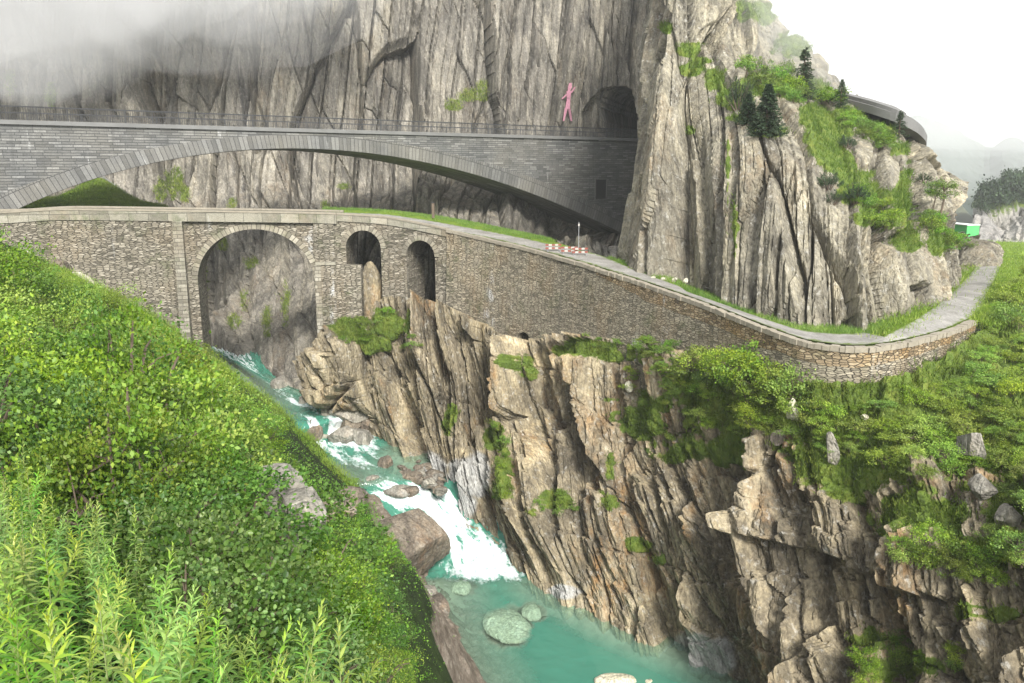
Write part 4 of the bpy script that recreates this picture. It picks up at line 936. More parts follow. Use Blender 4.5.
# ---- shrubs on the near slope
SH_near=prep([shrub_mesh(200+i,1.9,1.15,60,3000,.075,'oval',.22,10,.75) for i in range(3)],M_alder)
SH_mid=prep([shrub_mesh(210+i,1.9,1.25,32,4200,.068,'diamond',.19,8,.62) for i in range(5)],M_leaf)
M_dkleaf=leaf_mat('dark_shrub_leaf',(.035,.085,.012),(.09,.185,.02),(.18,.29,.04))
SH_dark=prep([shrub_mesh(250+i,2.0,1.2,30,3600,.078,'diamond',.19,8,.7) for i in range(4)],M_dkleaf)
SH_pale=prep([shrub_mesh(220+i,1.8,1.3,30,4200,.066,'diamond',.185,8,.6) for i in range(4)],M_leafy)
SH_far=prep([shrub_mesh(230+i,1.3,1.1,30,1300,.13,'diamond',.20,5,.6) for i in range(5)],M_leaf)
SH_slope=prep([shrub_mesh(240+i,1.4,1.2,30,2300,.115,'diamond',.19,7,.6) for i in range(6)],M_fernl)
def scatter(poly,n,surf,protos,name,lab,cat,grp,smin,smax,gap,seed,sink=.1,near=False,avoid=None,pal=None,flat=1.0,dz=0.0):
    q=np.random.default_rng(seed); pts_=[]; out=[]
    for (px,py) in polysample(poly,n*14,q):
        if avoid is not None and avoid(px,py): continue
        h=surf.pick(px,py)
        if h is None: continue
        P_=h[0]; s_=q.uniform(smin,smax)*(1 if not near else np.interp(P_[1],[9,20,30,45,80],[.62,.95,.95,.7,.6])*np.interp(np.interp(py,[380,420,450,488,515,600],[225,262,285,315,340,360])-px,[0,70],[.55,1.0]))
        if any((P_[0]-a[0])**2+(P_[1]-a[1])**2+(P_[2]-a[2])**2<(gap*(s_+a[3])*.5)**2 for a in pts_): continue
        pts_.append((P_[0],P_[1],P_[2],s_)); pr=protos[int(q.integers(0,len(protos)))]; l_,c_,g_=lab,cat,grp
        if pal is not None and pal(px,py): pr=SH_pale[int(q.integers(0,len(SH_pale)))]; nm='pale_shrub'; l_,g_='yellow-green feathery shrub in the pale band of thicket on the slope left of the river','yellow-green shrubs on the near slope'
        else: nm=name
        out.append(put(nm,pr,(P_[0],P_[1],P_[2]-sink*s_+dz),q.uniform(0,6.28),(s_*q.uniform(.85,1.2),s_*q.uniform(.85,1.2),s_*q.uniform(.7,1.25)*flat),None,l_,c_,g_))
        if len(out)>=n: break
    return out
hillpoly=[(-30,285),(40,292),(100,318),(150,345),(200,368),(240,392),(275,425),(270,455),(292,488),(315,515),(330,548),(334,600),(342,650),(350,710),(330,710),(300,650),(262,628),(215,612),(165,585),(125,545),(75,510),(30,485),(-30,470)]
rocky=lambda px,py: ((px-288)/44)**2+((py-512)/62)**2<1 or ((px-344)/16)**2+((py-472)/22)**2<1
palef=lambda px,py: (math.exp(-(((px-180)/110)**2+((py-375)/50)**2))+.25*math.sin(px*.11+py*.07))>.45
L1=scatter(hillpoly,230,HSF,SH_mid+SH_dark[:3],'leafy_shrub','small-leaved green shrub in the dense thicket on the slope left of the river','shrub','green shrubs of the near slope thicket',.7,2.0,.74,51,.12,True,rocky,palef)
scatter([(345,515),(388,535),(402,600),(410,660),(408,700),(365,700),(345,600)],40,HSF,SH_dark+SH_mid,'bank_shrub','small leafy shrub on the steep edge of the slope above the brown bank','shrub','shrubs on the steep edge above the pool',.35,.62,.6,91,.1)
for (px,py,Y,s_) in [(215,585,8.4,1.0),(255,560,9.6,.95),(195,560,10.2,1.0),(165,530,11.2,.9),(235,600,8.2,.8),(278,590,9.6,.75),(130,500,13,.95),(300,610,9.4,.7),(178,600,7.9,.7)]:
    q_=at(px,py,Y); z=hz_at(q_[0],Y); put('broadleaf_shrub',SH_near[int(g.integers(0,3))],(q_[0],Y,z-.15),g.uniform(0,6.28),s_,None,'pale broad-leaved shrub with round leaves just beyond the narrow-leaved stalks','shrub','round-leaved shrubs beyond the near stalks')
# ---- undergrowth leaves on the slope (one carpet)
def hill_scatter(n,poly,ln,hmax,shape,wr,seed,mat,name,tone=.5,flat=.5):
    q=np.random.default_rng(seed); pp=polysample(poly,n//12,q); C_=[]
    for (px,py) in pp:
        h=HSF.pick(px,py,3)
        if h is not None: C_.append(h[0])
    C_=np.array(C_); C_=C_[q.integers(0,len(C_),n)]; sp_=np.clip(C_[:,1:2]/60,.1,.8)
    xy=C_[:,:2]+q.normal(size=(n,2))*sp_; z=hz(xy[:,0],xy[:,1])+.02; tuft=np.clip(.5+.9*fbm(xy[:,0]/.9,xy[:,1]/.9,seed,3),0,1)
    z=z+hmax*q.uniform(0,1,n)*tuft; D=unit(q.normal(size=(n,3))*[1,1,.5]+[0,0,.35]); N_=unit(q.normal(size=(n,3))*.5+[0,0,1])
    l_=ln*q.uniform(.6,1.3,n)*np.interp(xy[:,1],[5,20,60],[.7,1,1.3]); lc=np.clip(tone+.5*(tuft-.5)+.2*q.normal(size=n),0,1)
    o=link(name,leafmesh(name,np.c_[xy,z],D,N_,l_,l_*wr,lc,shape=shape),None,mat); return setp(o,kind='stuff')
allhill=[(-30,262),(60,280),(150,320),(200,345),(255,382),(290,420),(322,452),(362,488),(396,512),(418,550),(424,592),(432,640),(442,710),(-30,710)]
hill_scatter(70000,allhill,.09,.35,'diamond',.55,71,M_weed,'undergrowth')
# ---- grass
def blades(Pts,Nrm,n,ln,wd,seed,mat,name,tone=.5,jit=.12,var=.2):
    q=np.random.default_rng(seed); k=q.integers(0,len(Pts),n); C_=Pts[k]+q.normal(size=(n,3))*jit*[1,1,.35]
    D=unit(q.normal(size=(n,3))*[.5,.5,.25]+[0,0,1.0]+.35*Nrm[k]); N_=unit(q.normal(size=(n,3))); l_=ln*q.uniform(.5,1.3,n)
    tn=fbm(C_[:,0]/1.6,C_[:,2]/1.6+C_[:,1]/2.1,seed,3); lc=np.clip(tone+.7*tn+var*q.normal(size=n),0,1)
    return setp(link(name,leafmesh(name,C_-[0,0,.03],D,N_,l_,np.full(n,wd),lc,shape='tri'),None,mat),kind='stuff')
def pickpts(surf,mask,n,seed):
    q=np.random.default_rng(seed); ok=np.nonzero((mask&(surf.px>-30)&(surf.px<1054)&(surf.py>-30)&(surf.py<713)).ravel())[0]
    k=q.choice(ok,min(n,len(ok)),replace=False); return surf.P.reshape(-1,3)[k],surf.N.reshape(-1,3)[k]
nu=np.array([0,0,1.0])
hp=[];
for (px,py) in polysample([(-30,242),(50,260),(100,283),(150,306),(195,330),(262,380),(300,420),(330,452),(365,488),(352,488),(310,445),(270,405),(200,352),(130,322),(60,293),(-30,275)],5000,g):
    h=HSF.pick(px,py,3)
    if h is not None: hp.append(h[0])
hp=np.array(hp); blades(hp,np.tile(nu,(len(hp),1)),60000,.32,.035,81,M_grass,'grass',.6,.35)
P_,N_=pickpts(G,G.attr['moss']>.5,14000,1); m_=N_[:,2]>.22; P_,N_=P_[m_],N_[m_]; blades(P_,N_,70000,.24,.05,82,M_grass,'grass',.62,.2)
P_,N_=pickpts(K,(K.attr['moss']>.45)&(K.N[...,2]>.05),9000,2); blades(P_,N_,60000,.34,.05,83,M_grass,'grass',.5,.2)
P_,N_=pickpts(B,B.attr['moss']>.3,3000,3); blades(P_,N_,14000,.45,.06,84,M_grass,'grass',.55,.2)
P_=GB.P.reshape(-1,3); blades(P_,np.tile(nu,(len(P_),1)),22000,.35,.05,85,M_grass,'grass',.6,.2)
# verge between path and rock, meadow beyond
vv=[]
for i_ in range(150):
    if PX_[i_]<325: continue
    w0=float(np.interp(PX_[i_],[0,470,560,600,640,700,800,880],[3.7,3.7,4.3,6.1,3.7,3.2,3.4,5.3]))
    for u_ in g.uniform(0,1,60):
        off=w0+(gap[i_]-w0)*u_
        if 556<PX_[i_]<612: continue
        vv.append(vg(i_,off)+[0,0,.05])
vv=np.array(vv); blades(vv,np.tile(nu,(len(vv),1)),80000,.24,.035,86,M_grass,'grass',.6,.22)
mm=np.concatenate([FG2.reshape(-1,3),FG1.reshape(-1,3)]); blades(mm,np.tile(nu,(len(mm),1)),60000,.26,.045,87,M_grass,'grass',.62,.5)
# weeds along the foot of the knoll
P_,N_=vv[g.integers(0,len(vv),1500)],None
# ---- right-hand slope
rpoly=[(640,352),(700,366),(760,386),(830,404),(900,399),(950,378),(982,342),(1000,300),(1040,290),(1040,520),(1010,500),(985,462),(950,478),(905,482),(850,462),(800,438),(745,424),(700,410),(650,385)]
scatter(rpoly,135,G,SH_slope,'slope_shrub','leafy green shrub on the overgrown ledge between the road wall and the lower cliff','shrub','shrubs on the ledge below the road wall',.3,.8,.8,61,.15,flat=.8)
scatter([(985,262),(1040,255),(1040,330),(1000,320),(990,300)],22,G,SH_slope,'slope_shrub','leafy green shrub on the bank to the right of the bending gravel road','shrub','shrubs on the bank beside the bending road',.4,.9,.7,62,.1)
scatter([(690,372),(740,378),(790,388),(810,396),(790,410),(740,400)],9,G,SH_slope,'slope_shrub','larger rounded shrub against the foot of the curving road wall','shrub','larger shrubs at the foot of the road wall',.95,1.35,.6,63,.1)
scatter([(890,525),(940,520),(1010,535),(1030,575),(960,590),(900,560)],22,G,SH_slope,'slope_shrub','small shrub on the rock bench at the right edge below the overgrown ledge','shrub','shrubs on the right rock bench',.35,.7,.6,64,.1)
scatter([(860,640),(960,630),(960,690),(850,700)],10,G,SH_slope,'slope_shrub','small shrub in the rock cleft at the bottom right corner','shrub','shrubs in the bottom right cleft',.3,.55,.6,65,.1)
scatter([(340,318),(375,305),(430,320),(425,350),(380,360),(345,350)],14,G,SH_far,'knob_shrub','low bright shrub on the grassy rock knob under the small arches','shrub','shrubs on the knob under the small arches',.3,.55,.6,66,.1)
scatter([(490,430),(515,430),(515,510),(490,505)],9,G,SH_far,'ledge_shrub','small shrub in the green cleft of the gorge wall above the pool','shrub','shrubs in the gorge wall cleft',.25,.45,.6,67,.1)
scatter([(535,485),(575,488),(575,512),(540,515)],7,G,SH_far,'ledge_shrub','small shrub on the round mossy ledge in the middle of the gorge wall','shrub','shrubs on the mossy ledge',.25,.42,.6,68,.1)
scatter([(575,335),(690,335),(700,348),(590,348)],16,G,SH_far,'wall_foot_shrub','low ragged shrub along the foot of the road wall above the tan rock face','shrub','shrubs along the wall foot',.25,.5,.6,69,.1)
scatter([(600,372),(660,365),(745,400),(740,440),(690,430),(630,400)],30,G,SH_slope,'slope_shrub','small bright shrub on the mossy shelf left of the larger shrubs below the wall','shrub','small shrubs on the mossy shelf below the wall',.25,.5,.7,75,.1)
# ---- knoll top
scatter([(745,66),(790,72),(832,95),(828,108),(780,98),(755,92)],22,K,SH_far,'knoll_shrub','bright green shrub on the top of the rocky knoll below the mist','shrub','green shrubs on top of the knoll',.6,1.15,.6,71,.1)
scatter([(840,110),(885,130),(892,150),(850,130)],12,K,SH_far,'knoll_shrub','green shrub below the concrete gallery slab','shrub','green shrubs below the gallery',.4,.8,.6,72,.1)
scatter([(850,185),(885,205),(900,230),(870,222)],12,K,SH_far,'knoll_shrub','bright green shrub in the gully of the knoll face above the road','shrub','green shrubs in the knoll gully',.4,.75,.6,73,.1)
scatter([(925,205),(955,232),(968,248),(940,245),(925,230)],12,K,SH_far,'knoll_shrub','green shrub at the far right end of the knoll above the bend','shrub','green shrubs at the end of the knoll',.4,.75,.6,74,.1)
def pine_bush(seed,H,Rr,n=2400):
    q=np.random.default_rng(seed); nc=46; th=q.uniform(0,6.28,nc); r_=Rr*q.uniform(.1,1,nc)**.6; tip=np.stack([np.cos(th)*r_,np.sin(th)*r_,H*(1-.55*(r_/Rr)**2)*q.uniform(.6,1.1,nc)],1)
    k=q.integers(0,nc,n); u=q.uniform(.35,1,n)[:,None]; b0=tip[k]*[.35,.35,.1]; C_=b0*(1-u)+tip[k]*u+q.normal(size=(n,3))*.035
    D=unit(unit(tip[k]-b0)*.8+q.normal(size=(n,3))*.6+[0,0,.3]); l_=.13*q.uniform(.6,1.2,n)
    f=leafmesh('foliage',C_,D,q.normal(size=(n,3)),l_,l_*.22,np.clip(.45+.25*q.normal(size=n)+.3*(u[:,0]-.6),0,1),shape='diamond')
    mb=MB()
    for i in range(0,nc,4): mb.tube([tip[i]*[.05,.05,0]-[0,0,.2],tip[i]*[.5,.5,.35],tip[i]],[.04,.03,.008],5)
    return f,mb.mesh('stem',True)
PB_=prep([pine_bush(300+i,1.3,1.0) for i in range(4)],M_need)
def on(surf,px,py): return surf.pick(px,py,6)[0]
for i_,(px,py,s_,lb) in enumerate([(742,103,1.25,'dark upright dwarf pine at the left end of the knoll-top shrubs'),(753,106,.9,'small dark dwarf pine between the upright pine and the spruce'),(847,141,.9,'dark round dwarf pine on bare rock below the concrete gallery'),(832,182,1.0,'dark dwarf pine on the knoll rim above the grey road face'),(852,197,1.1,'dark spreading dwarf pine low in the knoll gully'),(838,197,.8,'smaller dark dwarf pine left of the spreading one in the gully'),(918,178,.7,'dark dwarf pine clinging to the cliff under the gallery end')]):
    put('dwarf_pine',PB_[i_%4],on(K,px,py)-[0,0,.1],i_*1.3,(s_,s_,s_*(1.5 if i_==0 else 1)),None,lb,'dwarf pine','dwarf pines on the knoll')
def spruce(seed,H,Rr,rows=16,n=5200,sparse=0.0):
    q=np.random.default_rng(seed); C_=[];D=[];mb=MB(); mb.tube([np.array([0,0,-.3]),np.array([0,0,H*.5]),np.array([0,0,H])],[.035*H,.022*H,.003],7); lm=MB()
    for r_ in range(rows):
        u=r_/(rows-1); z=H*(.08+.9*u); L_=Rr*(1-u)**.85+.04; nb=int(7-3*u)
        for b_ in range(nb):
            if q.uniform()<sparse: continue
            a=b_*6.283/nb+q.uniform(-.4,.4)+r_; l2=L_*q.uniform(.75,1.15); e=np.array([math.cos(a),math.sin(a),0])
            p0=np.array([0,0,z]); p1=p0+e*l2*.6-[0,0,.10*l2]; p2=p0+e*l2-[0,0,.06*l2]; lm.tube([p0,p1,p2],[.008*H*.5,.004*H*.5,.002],4)
            m_=int(n/(rows*5.5)); t_=q.uniform(.08,1,m_)[:,None]; C_.append(p0*(1-t_)+p2*t_-[0,0,.1*l2]*(t_*(1-t_))*2+q.normal(size=(m_,3))*[.03,.03,.02]*H*.35)
            sd=np.array([-e[1],e[0],0]); D.append(e*.6+sd*q.choice([-1,1],(m_,1))*q.uniform(.3,1,(m_,1))+[0,0,-.15]+q.normal(size=(m_,3))*.2)
    C_=np.concatenate(C_);D=np.concatenate(D); k=len(C_); C_[:,2]-=q.uniform(0,.03,k)*H; l_=.055*H*q.uniform(.6,1.2,k)
    f=leafmesh('foliage',C_,D,np.tile(nu,(k,1))*.3+q.normal(size=(k,3)),l_,l_*.34,np.clip(.45+.25*q.normal(size=k),0,1),shape='diamond')
    return f,mb.mesh('trunk',True),lm.mesh('branches',True)
for i_,(px,py,H_,Rr,sp_,lb) in enumerate([(776,124,3.6,1.35,0,'dark green bushy spruce on the rim of the knoll beside the shrubs'),(757,112,2.2,.9,0,'small dark spruce half hidden left of the bushy spruce'),(812,88,4.6,1.35,.35,'tall pale spruce fading in the mist on the ridge'),(843,97,2.6,.8,.5,'small misty conifer behind the gallery slab'),(909,126,2.4,.9,.55,'thin misty conifer above the curved end of the gallery')]):
    f,tr,br_=spruce(400+i_,H_,Rr,24,12000 if sp_<.2 else 5000,sp_*.7); prep([(f,tr)],M_need); br_.materials.append(M_bark)
    h=K.pick(px,py,10); loc=h[0] if h is not None else at(px,py,80)
    o=link('spruce_tree',f,None); o.location=loc-np.array([0,0,.2]); setp(o,lb,'tree'); link('trunk',tr,o); link('branches',br_,o)
def small_tree(seed,H,Rr):
    q=np.random.default_rng(seed); tips=[]; mb=MB(); mb.tube([np.array([0,0,-.4]),np.array([.06*H,0,H*.4]),np.array([.02*H,.03*H,H*.8])],[.03*H,.02*H,.006*H],7)
    for i in range(18):
        z=H*q.uniform(.35,.85); a=q.uniform(0,6.28); l_=Rr*q.uniform(.4,1.1)*(1.15-.6*z/H); p0=np.array([.05*H,.01*H,z]); p1=p0+[math.cos(a)*l_,math.sin(a)*l_,.25*l_+.1*H*q.uniform()]
        mb.tube([p0,(p0+p1)/2+[0,0,.05],p1],[.009*H,.006*H,.003*H],5); tips.append(p1)
    tips=np.array(tips); n=1500; k=q.integers(0,18,n); C_=tips[k]+q.normal(size=(n,3))*[.22,.22,.13]*Rr*.7
    l_=.12*q.uniform(.6,1.2,n); f=leafmesh('foliage',C_,q.normal(size=(n,3))+[0,0,.1],q.normal(size=(n,3))*.5+[0,0,1],l_,l_*.6,np.clip(.5+.25*q.normal(size=n),0,1),shape='diamond'); return f,mb.mesh('trunk',True)
for i_,(px,py,H_,lb) in enumerate([(930,208,3.4,'slender leafy tree leaning out beside the far end of the knoll'),(922,200,2.2,'small leafy tree tucked under the gallery end')]):
    f,tr=small_tree(500+i_,H_,1.1); prep([(f,tr)],M_leaf); h=K.pick(px,py,10); o=link('leafy_tree',f,None); o.location=(h[0] if h is not None else at(px,py,66)); setp(o,lb,'tree'); link('trunk',tr,o)
# ================================================================== BOULDERS
M_bould=rock_mat('boulder_rock',[(.12,.11,.10),(.22,.21,.19),(.32,.31,.28),(.45,.43,.40)],rustamt=.25,streak=.15,pale=.35)
M_boulw=rock_mat('wet_boulder_rock',[(.07,.06,.05),(.14,.12,.10),(.22,.19,.155),(.30,.27,.23)],rustamt=.35,streak=.3,pale=.2)
M_bpale=rock_mat('pale_boulder_rock',[(.38,.36,.28),(.50,.48,.39),(.60,.58,.49),(.66,.64,.56)],rustamt=.15,streak=.0,pale=.3)
def rock(name,loc,dim,seed,mat,label,cat='boulder',group=None,rz=None,cuts=13,sub=5,tilt=(0,0),moss=0.0,smooth=.0):
    q=np.random.default_rng(seed); bm=bmesh.new(); bmesh.ops.create_icosphere(bm,subdivisions=sub,radius=1); V=np.array([v.co[:] for v in bm.verts])
    for _ in range(cuts):
        n=unit(q.normal(size=3)); d=q.uniform(.5,.85); e=V@n-d; V=V-np.where(e>0,e*(1-smooth),0)[:,None]*n
    V*=1+.05*fbm(V[:,0]*2.3+seed,V[:,1]*2.3+V[:,2]*1.7,seed,4)[:,None]
    V+=unit(V)*(.035*fbm(V[:,0]*6+V[:,2]*3,V[:,1]*6-V[:,2]*4,seed+3,3))[:,None]
    V/=np.abs(V).max(0); V=V*np.array(dim)/2
    for v,c in zip(bm.verts,V): v.co=c
    me=bpy.data.meshes.new(name); bm.to_mesh(me); bm.free(); n=len(me.vertices)
    for a_,v_ in (('tint',np.full(n,q.uniform(.35,.75))),('moss',np.full(n,moss)),('wash',np.zeros(n))):
        t_=me.attributes.new(a_,'FLOAT','POINT'); t_.data.foreach_set('value',v_.astype(np.float32))
    o=link(name,me,None,mat); o.location=loc; o.rotation_euler=(tilt[0],tilt[1],q.uniform(0,6.28) if rz is None else rz); setp(o,label,cat,group); return o
def wat(px,py,z): return at_z(px,py,z)
i=0
for (px,py,z,dim,rz,mat,lb) in [
 (508,625,-32.75,(3.4,4.6,1.1),.4,M_bpale,'big pale boulder lying under the green water of the pool'),
 (532,612,-32.7,(1.6,2.2,.8),.2,M_bpale,'smaller pale boulder under water to the right of the big one'),
 (614,682,-32.05,(2.9,1.5,.9),.1,M_bpale,'pale flat boulder breaking the surface at the bottom of the pool'),
 (648,684,-32.2,(.9,.8,.6),.7,M_bpale,'small pale stone just right of the flat boulder in the pool'),
 (462,588,-32.8,(1.8,2.0,.8),.7,M_bpale,'faint pale stone under water near the left bank of the pool'),
 (405,548,-29.6,(8.5,6.5,6.4),.5,M_boulw,'large dark rounded boulder on the left bank beside the white rapids'),
 (437,607,-31.8,(2.0,3.6,1.6),.3,M_boulw,'low brown boulder at the left edge of the pool'),
 (428,592,-31.4,(1.8,1.6,1.2),.9,M_bould,'grey boulder between the large dark boulder and the pool'),
 (344,412,-24.2,(5.2,3.4,1.7),-.35,M_bould,'broad flat grey slab boulder over the small waterfall'),
 (343,437,-26.2,(3.2,2.8,2.4),.4,M_bould,'pale grey blocky boulder right of the waterfall foot'),
 (363,440,-26.5,(2.6,2.6,2.8),1.1,M_bould,'grey block leaning against the gorge wall beside the falls'),
 (349,424,-25.2,(2.4,2.2,1.7),2.0,M_boulw,'brown boulder wedged under the flat slab'),
 (366,425,-25.6,(2.0,2.0,2.2),.2,M_boulw,'dark boulder at the shadowed right end of the flat slab'),
 (311,432,-25.6,(2.3,2.4,2.4),.8,M_boulw,'wet dark boulder left of the small waterfall'),
 (298,420,-25.2,(2.6,2.0,1.6),.1,M_bould,'pale rock at the left end of the waterfall lip'),
 (385,466,-26.9,(1.7,1.6,2.1),.5,M_boulw,'upright brown boulder at the right edge of the middle pool'),
 (410,478,-27.4,(3.4,1.5,1.2),-.5,M_boulw,'long tan boulder at the head of the lower rapids'),
 (398,490,-28.1,(3.2,2.8,1.1),.2,M_bould,'smooth grey boulder washed by white water at the head of the rapids'),
 (409,491,-28.0,(1.8,1.4,1.0),.4,M_boulw,'dark wet boulder in the middle of the white rapids'),
 (372,479,-27.2,(1.8,1.4,.9),.2,M_bould,'pale stone left of the rapids head'),
 (221,341,-23.3,(1.2,1.2,1.6),.2,M_boulw,'dark boulder in the white water under the old bridge'),
 (282,384,-24.0,(2.6,2.2,1.8),.6,M_bould,'grey boulder at the right bank upstream of the buttress foot'),
 (308,400,-24.2,(2.0,1.4,1.0),.3,M_bould,'low pale stone by the buttress foot')]:
    i+=1; sm=.55 if mat is M_bpale or px==398 else .12
    rock('boulder',wat(px,py,z),dim,600+i,mat,lb,rz=rz,smooth=sm,cuts=9 if sm>.3 else 14)
q=np.random.default_rng(5)
for k in range(26):
    px=q.uniform(396,440); py=458+ (px-396)*.55+q.uniform(-6,14); z=-26.9-(py-460)*.025
    d=q.uniform(.5,1.5); rock('rubble_stone',wat(px,py,z)+np.array([.3,-.2,.3]),(d*1.4,d,d*.7),700+k,M_boulw if k%3 else M_bould,'broken angular stone in the rubble heap at the right edge of the middle pool','stone','rubble stones at the foot of the gorge wall',sub=3,tilt=(q.uniform(-.4,.4),q.uniform(-.4,.4)))
# outcrops on the near slope
for k,(px,py,Y,dim,rz,mat,lb,tl) in enumerate([
 (278,486,14.0,(1.1,1.2,.9),.6,M_bould,'upper grey outcrop block among the slope shrubs',(.3,.2)),
 (300,508,13.4,(1.0,1.1,1.15),.2,M_bould,'lower grey outcrop block standing below the upper one in the shrubs',(.1,.3)),
 (290,530,13.0,(.7,.8,.8),1.0,M_bould,'dark foot of the grey outcrop half hidden by leaves',(.1,.1)),
 (344,466,38,(2.4,1.6,1.6),.3,M_boulw,'brown rock in the grass just above the middle rapids',(.2,.1)),
 (338,505,24.5,(1.2,1.0,.9),.4,M_boulw,'reddish rock poking from shrubs above the large dark boulder',(.2,.3)),
 (33,264,73,(3.6,1.2,.9),-.3,M_bould,'long weathered rock at the top of the grassy slope near the old bridge',(.1,.35)),
 (58,273,72,(2.4,1.4,1.6),.2,M_boulw,'brown jagged rock on the grassy slope below the old bridge',(.2,.3)),
 (84,283,71,(2.6,1.1,.8),-.2,M_bpale,'pale low rock lowest of the three on the grassy slope',(.1,.3))]):
    q_=at(px,py,Y); z=hz_at(q_[0],Y) if Y>30 else q_[2]; rock('outcrop_rock',(q_[0],Y,z+ (dim[2]*.15 if Y>30 else -.1)),dim,800+k,mat,lb,'rock',rz=rz,tilt=tl,cuts=16)
rock('arch_rock',at(371,305,80.6),(3.0,2.4,9.0),840,M_gorge,'pale rock rib inside the left small arch',cat='rock',rz=.3,cuts=8,smooth=.3)
# rocks set in the right-hand slope
for k,(px,py,dim,mat,lb) in enumerate([
 (786,412,(.7,.7,1.7),M_bpale,'white upright stone on the green ledge below the road wall'),(773,440,(1.0,.8,1.2),M_boulw,'dark rounded rock on the green ledge near the cliff edge'),
 (826,452,(.9,.7,2.0),M_bould,'tall grey rock fin at the lower edge of the green ledge'),(868,412,(.5,.4,.35),M_bpale,'small white stone on the green ledge middle'),
 (985,490,(1.2,1.0,1.4),M_bould,'round grey boulder among shrubs on the right ledge'),(968,448,(1.5,1.1,1.6),M_bould,'mossy grey rock above the round grey boulder'),
 (950,300,(.9,.6,.35),M_bpale,'flat pale stone on the grass by the wall end'),(755,378,(.8,.6,.5),M_boulw,'dark rock in the shade under the shrubs at the wall foot'),
 (1002,517,(1.1,.9,1.3),M_bould,'grey boulder at the right edge below the round one'),(700,375,(.8,.6,1.8),M_bpale,'pale upright slab left of the shrubs under the wall'),(632,393,(.7,.6,.9),M_bpale,'pale stone block on the mossy shelf above the ribbed cliff')]):
    if px==950: q_=at(912+62,302,57.5)
    else: q_=G.pick(px,py,6)[0]
    rock('ledge_rock',q_+np.array([0,-.1,dim[2]*.22]),dim,850+k,mat,lb,'rock',tilt=(.1,-.15))
q_=np.array(vg(int(np.argmin(np.abs(PX_-672))),3.9))
for k in range(4): rock('verge_stone',q_+np.array([-.9+k*.75,.5-k*.35,.15]),(.55-.08*k,.5,.4),880+k,M_bpale,['largest pale stone on the grass verge under the knoll face','second pale stone on the verge beside the largest','small pale stone third along the verge under the knoll','smallest pale stone at the right end of the verge stones'][k],'stone',sub=3)

# ================================================================== ROAD BARRIERS, POSTS, PAINTING
M_red=simple('red_paint',(.22,.06,.04),.7,.4,3); M_wht=simple('white_paint',(.40,.385,.35),.7,.3,5); M_stl=simple('galvanised_steel',(.35,.36,.37),.5,.2,5,.4)
def barrier(loc,rz,label):
    o=empty('road_barrier',loc,rz); o.scale=(.6,.6,.6); setp(o,label,'road barrier','red and white barriers on the road')
    W_=2.3
    for h in (.45,.92):
        mb=MB(); mw=MB(); n=5
        for k in range(n):
            (mb if k%2==0 else mw).box((-W_/2+(k+.5)*W_/n,0,h),(W_/n,.045,.26))
        b_=mb.build('board',M_red,o); mw.build('stripe',M_wht,b_)
    for s_ in (-1,1):
        mb=MB(); mb.bar((s_*.85,.03,.03),(s_*.85,.03,1.1),.025,6); mb.build('post',M_stl,o)
        mb=MB(); mb.box((s_*.85,.03,.05),(.12,.85,.1)); mb.build('foot',M_stl,o)
def onroad(px,off): 
    k=int(np.argmin(np.abs(PX_-px))); return np.array(vg(k,off))+[0,0,.12]
dw=WL.p(sx(580),0)-WL.p(sx(560),0); az=math.atan2(dw[1],dw[0])
barrier(onroad(556,.9),az+1.15,'red and white striped barrier nearest the coping on the road')
barrier(onroad(568,1.7),az+.95,'red and white striped barrier standing in the middle of the three')
barrier(onroad(583,2.6),az+1.2,'red and white striped barrier farthest from the coping by the rock')
def signpost(p,h,label,plate=None):
    o=empty('sign_post',p); setp(o,label,'post'); mb=MB(); mb.bar((0,0,-.2),(0,0,h),.035,8); mb.build('pole',M_stl,o)
    if plate: mb=MB(); mb.box((0,-.05,h-.25),plate); mb.build('sign_plate',M_wht,o)
signpost(onroad(579,6.0),2.3,'thin steel post with small pale plate behind the road barriers',(.16,.02,.2))
o=empty('wooden_post',onroad(433,6.0)); setp(o,'short dark wooden post at the foot of the great cliff by the road','post'); mb=MB(); mb.box((0,0,.7),(.28,.28,1.5)); mb.build('shaft',M_bark,o); mb=MB(); mb.box((0,0,1.5),(.34,.34,.1)); mb.build('cap',M_dark,o)
# pink painted figure shape on the rock beside the tunnel (a plain stand-in for the mural)
M_pink=simple('pink_rock_paint',(.52,.24,.31),.95,.4,3.5)
def decal(strokes,surf,name,mat,off=.12):
    mb=MB()
    for st in strokes:
        for (a,b,wa,wb) in zip(st[:-1],st[1:],[p[2] for p in st[:-1]],[p[2] for p in st[1:]]):
            n=max(1,int(math.hypot(b[0]-a[0],b[1]-a[1])/2.0))
            for k in range(n):
                t0,t1=k/n,(k+1)/n; x0,y0=a[0]+(b[0]-a[0])*t0,a[1]+(b[1]-a[1])*t0; x1,y1=a[0]+(b[0]-a[0])*t1,a[1]+(b[1]-a[1])*t1; w0=wa+(wb-wa)*t0;w1=wa+(wb-wa)*t1
                yield_=[(x0-w0,y0),(x1-w1,y1),(x1+w1,y1),(x0+w0,y0)]
                D_=[]
                for (x,y) in yield_:
                    h=surf.pick(x,y,3); D_.append(h[0][1])
                mb.poly([at(x,y,Yd-off) for (x,y),Yd in zip(yield_,[min(D_)]*4)])
    return mb
PS_=[]
for st_ in ([[(569,91,2.4),(568.5,100,1.7),(567.5,109,2.5)],[(570.5,83,1.2),(570,87,2.0),(569,91,1.2)],[(566.3,108,1.5),(563.5,121,.8)],[(568.8,108,1.5),(571.5,121,.8)],[(567,94,1.0),(562,99,.8)],[(571,93,1.0),(575,87,.8)]]): PS_.append(decal([st_],B,'painting',M_pink))
p0=at(568,105,130); PT=empty('rock_painting',p0); setp(PT,'faded pink painted figure shape on the cliff left of the tunnel mouth','painting'); 
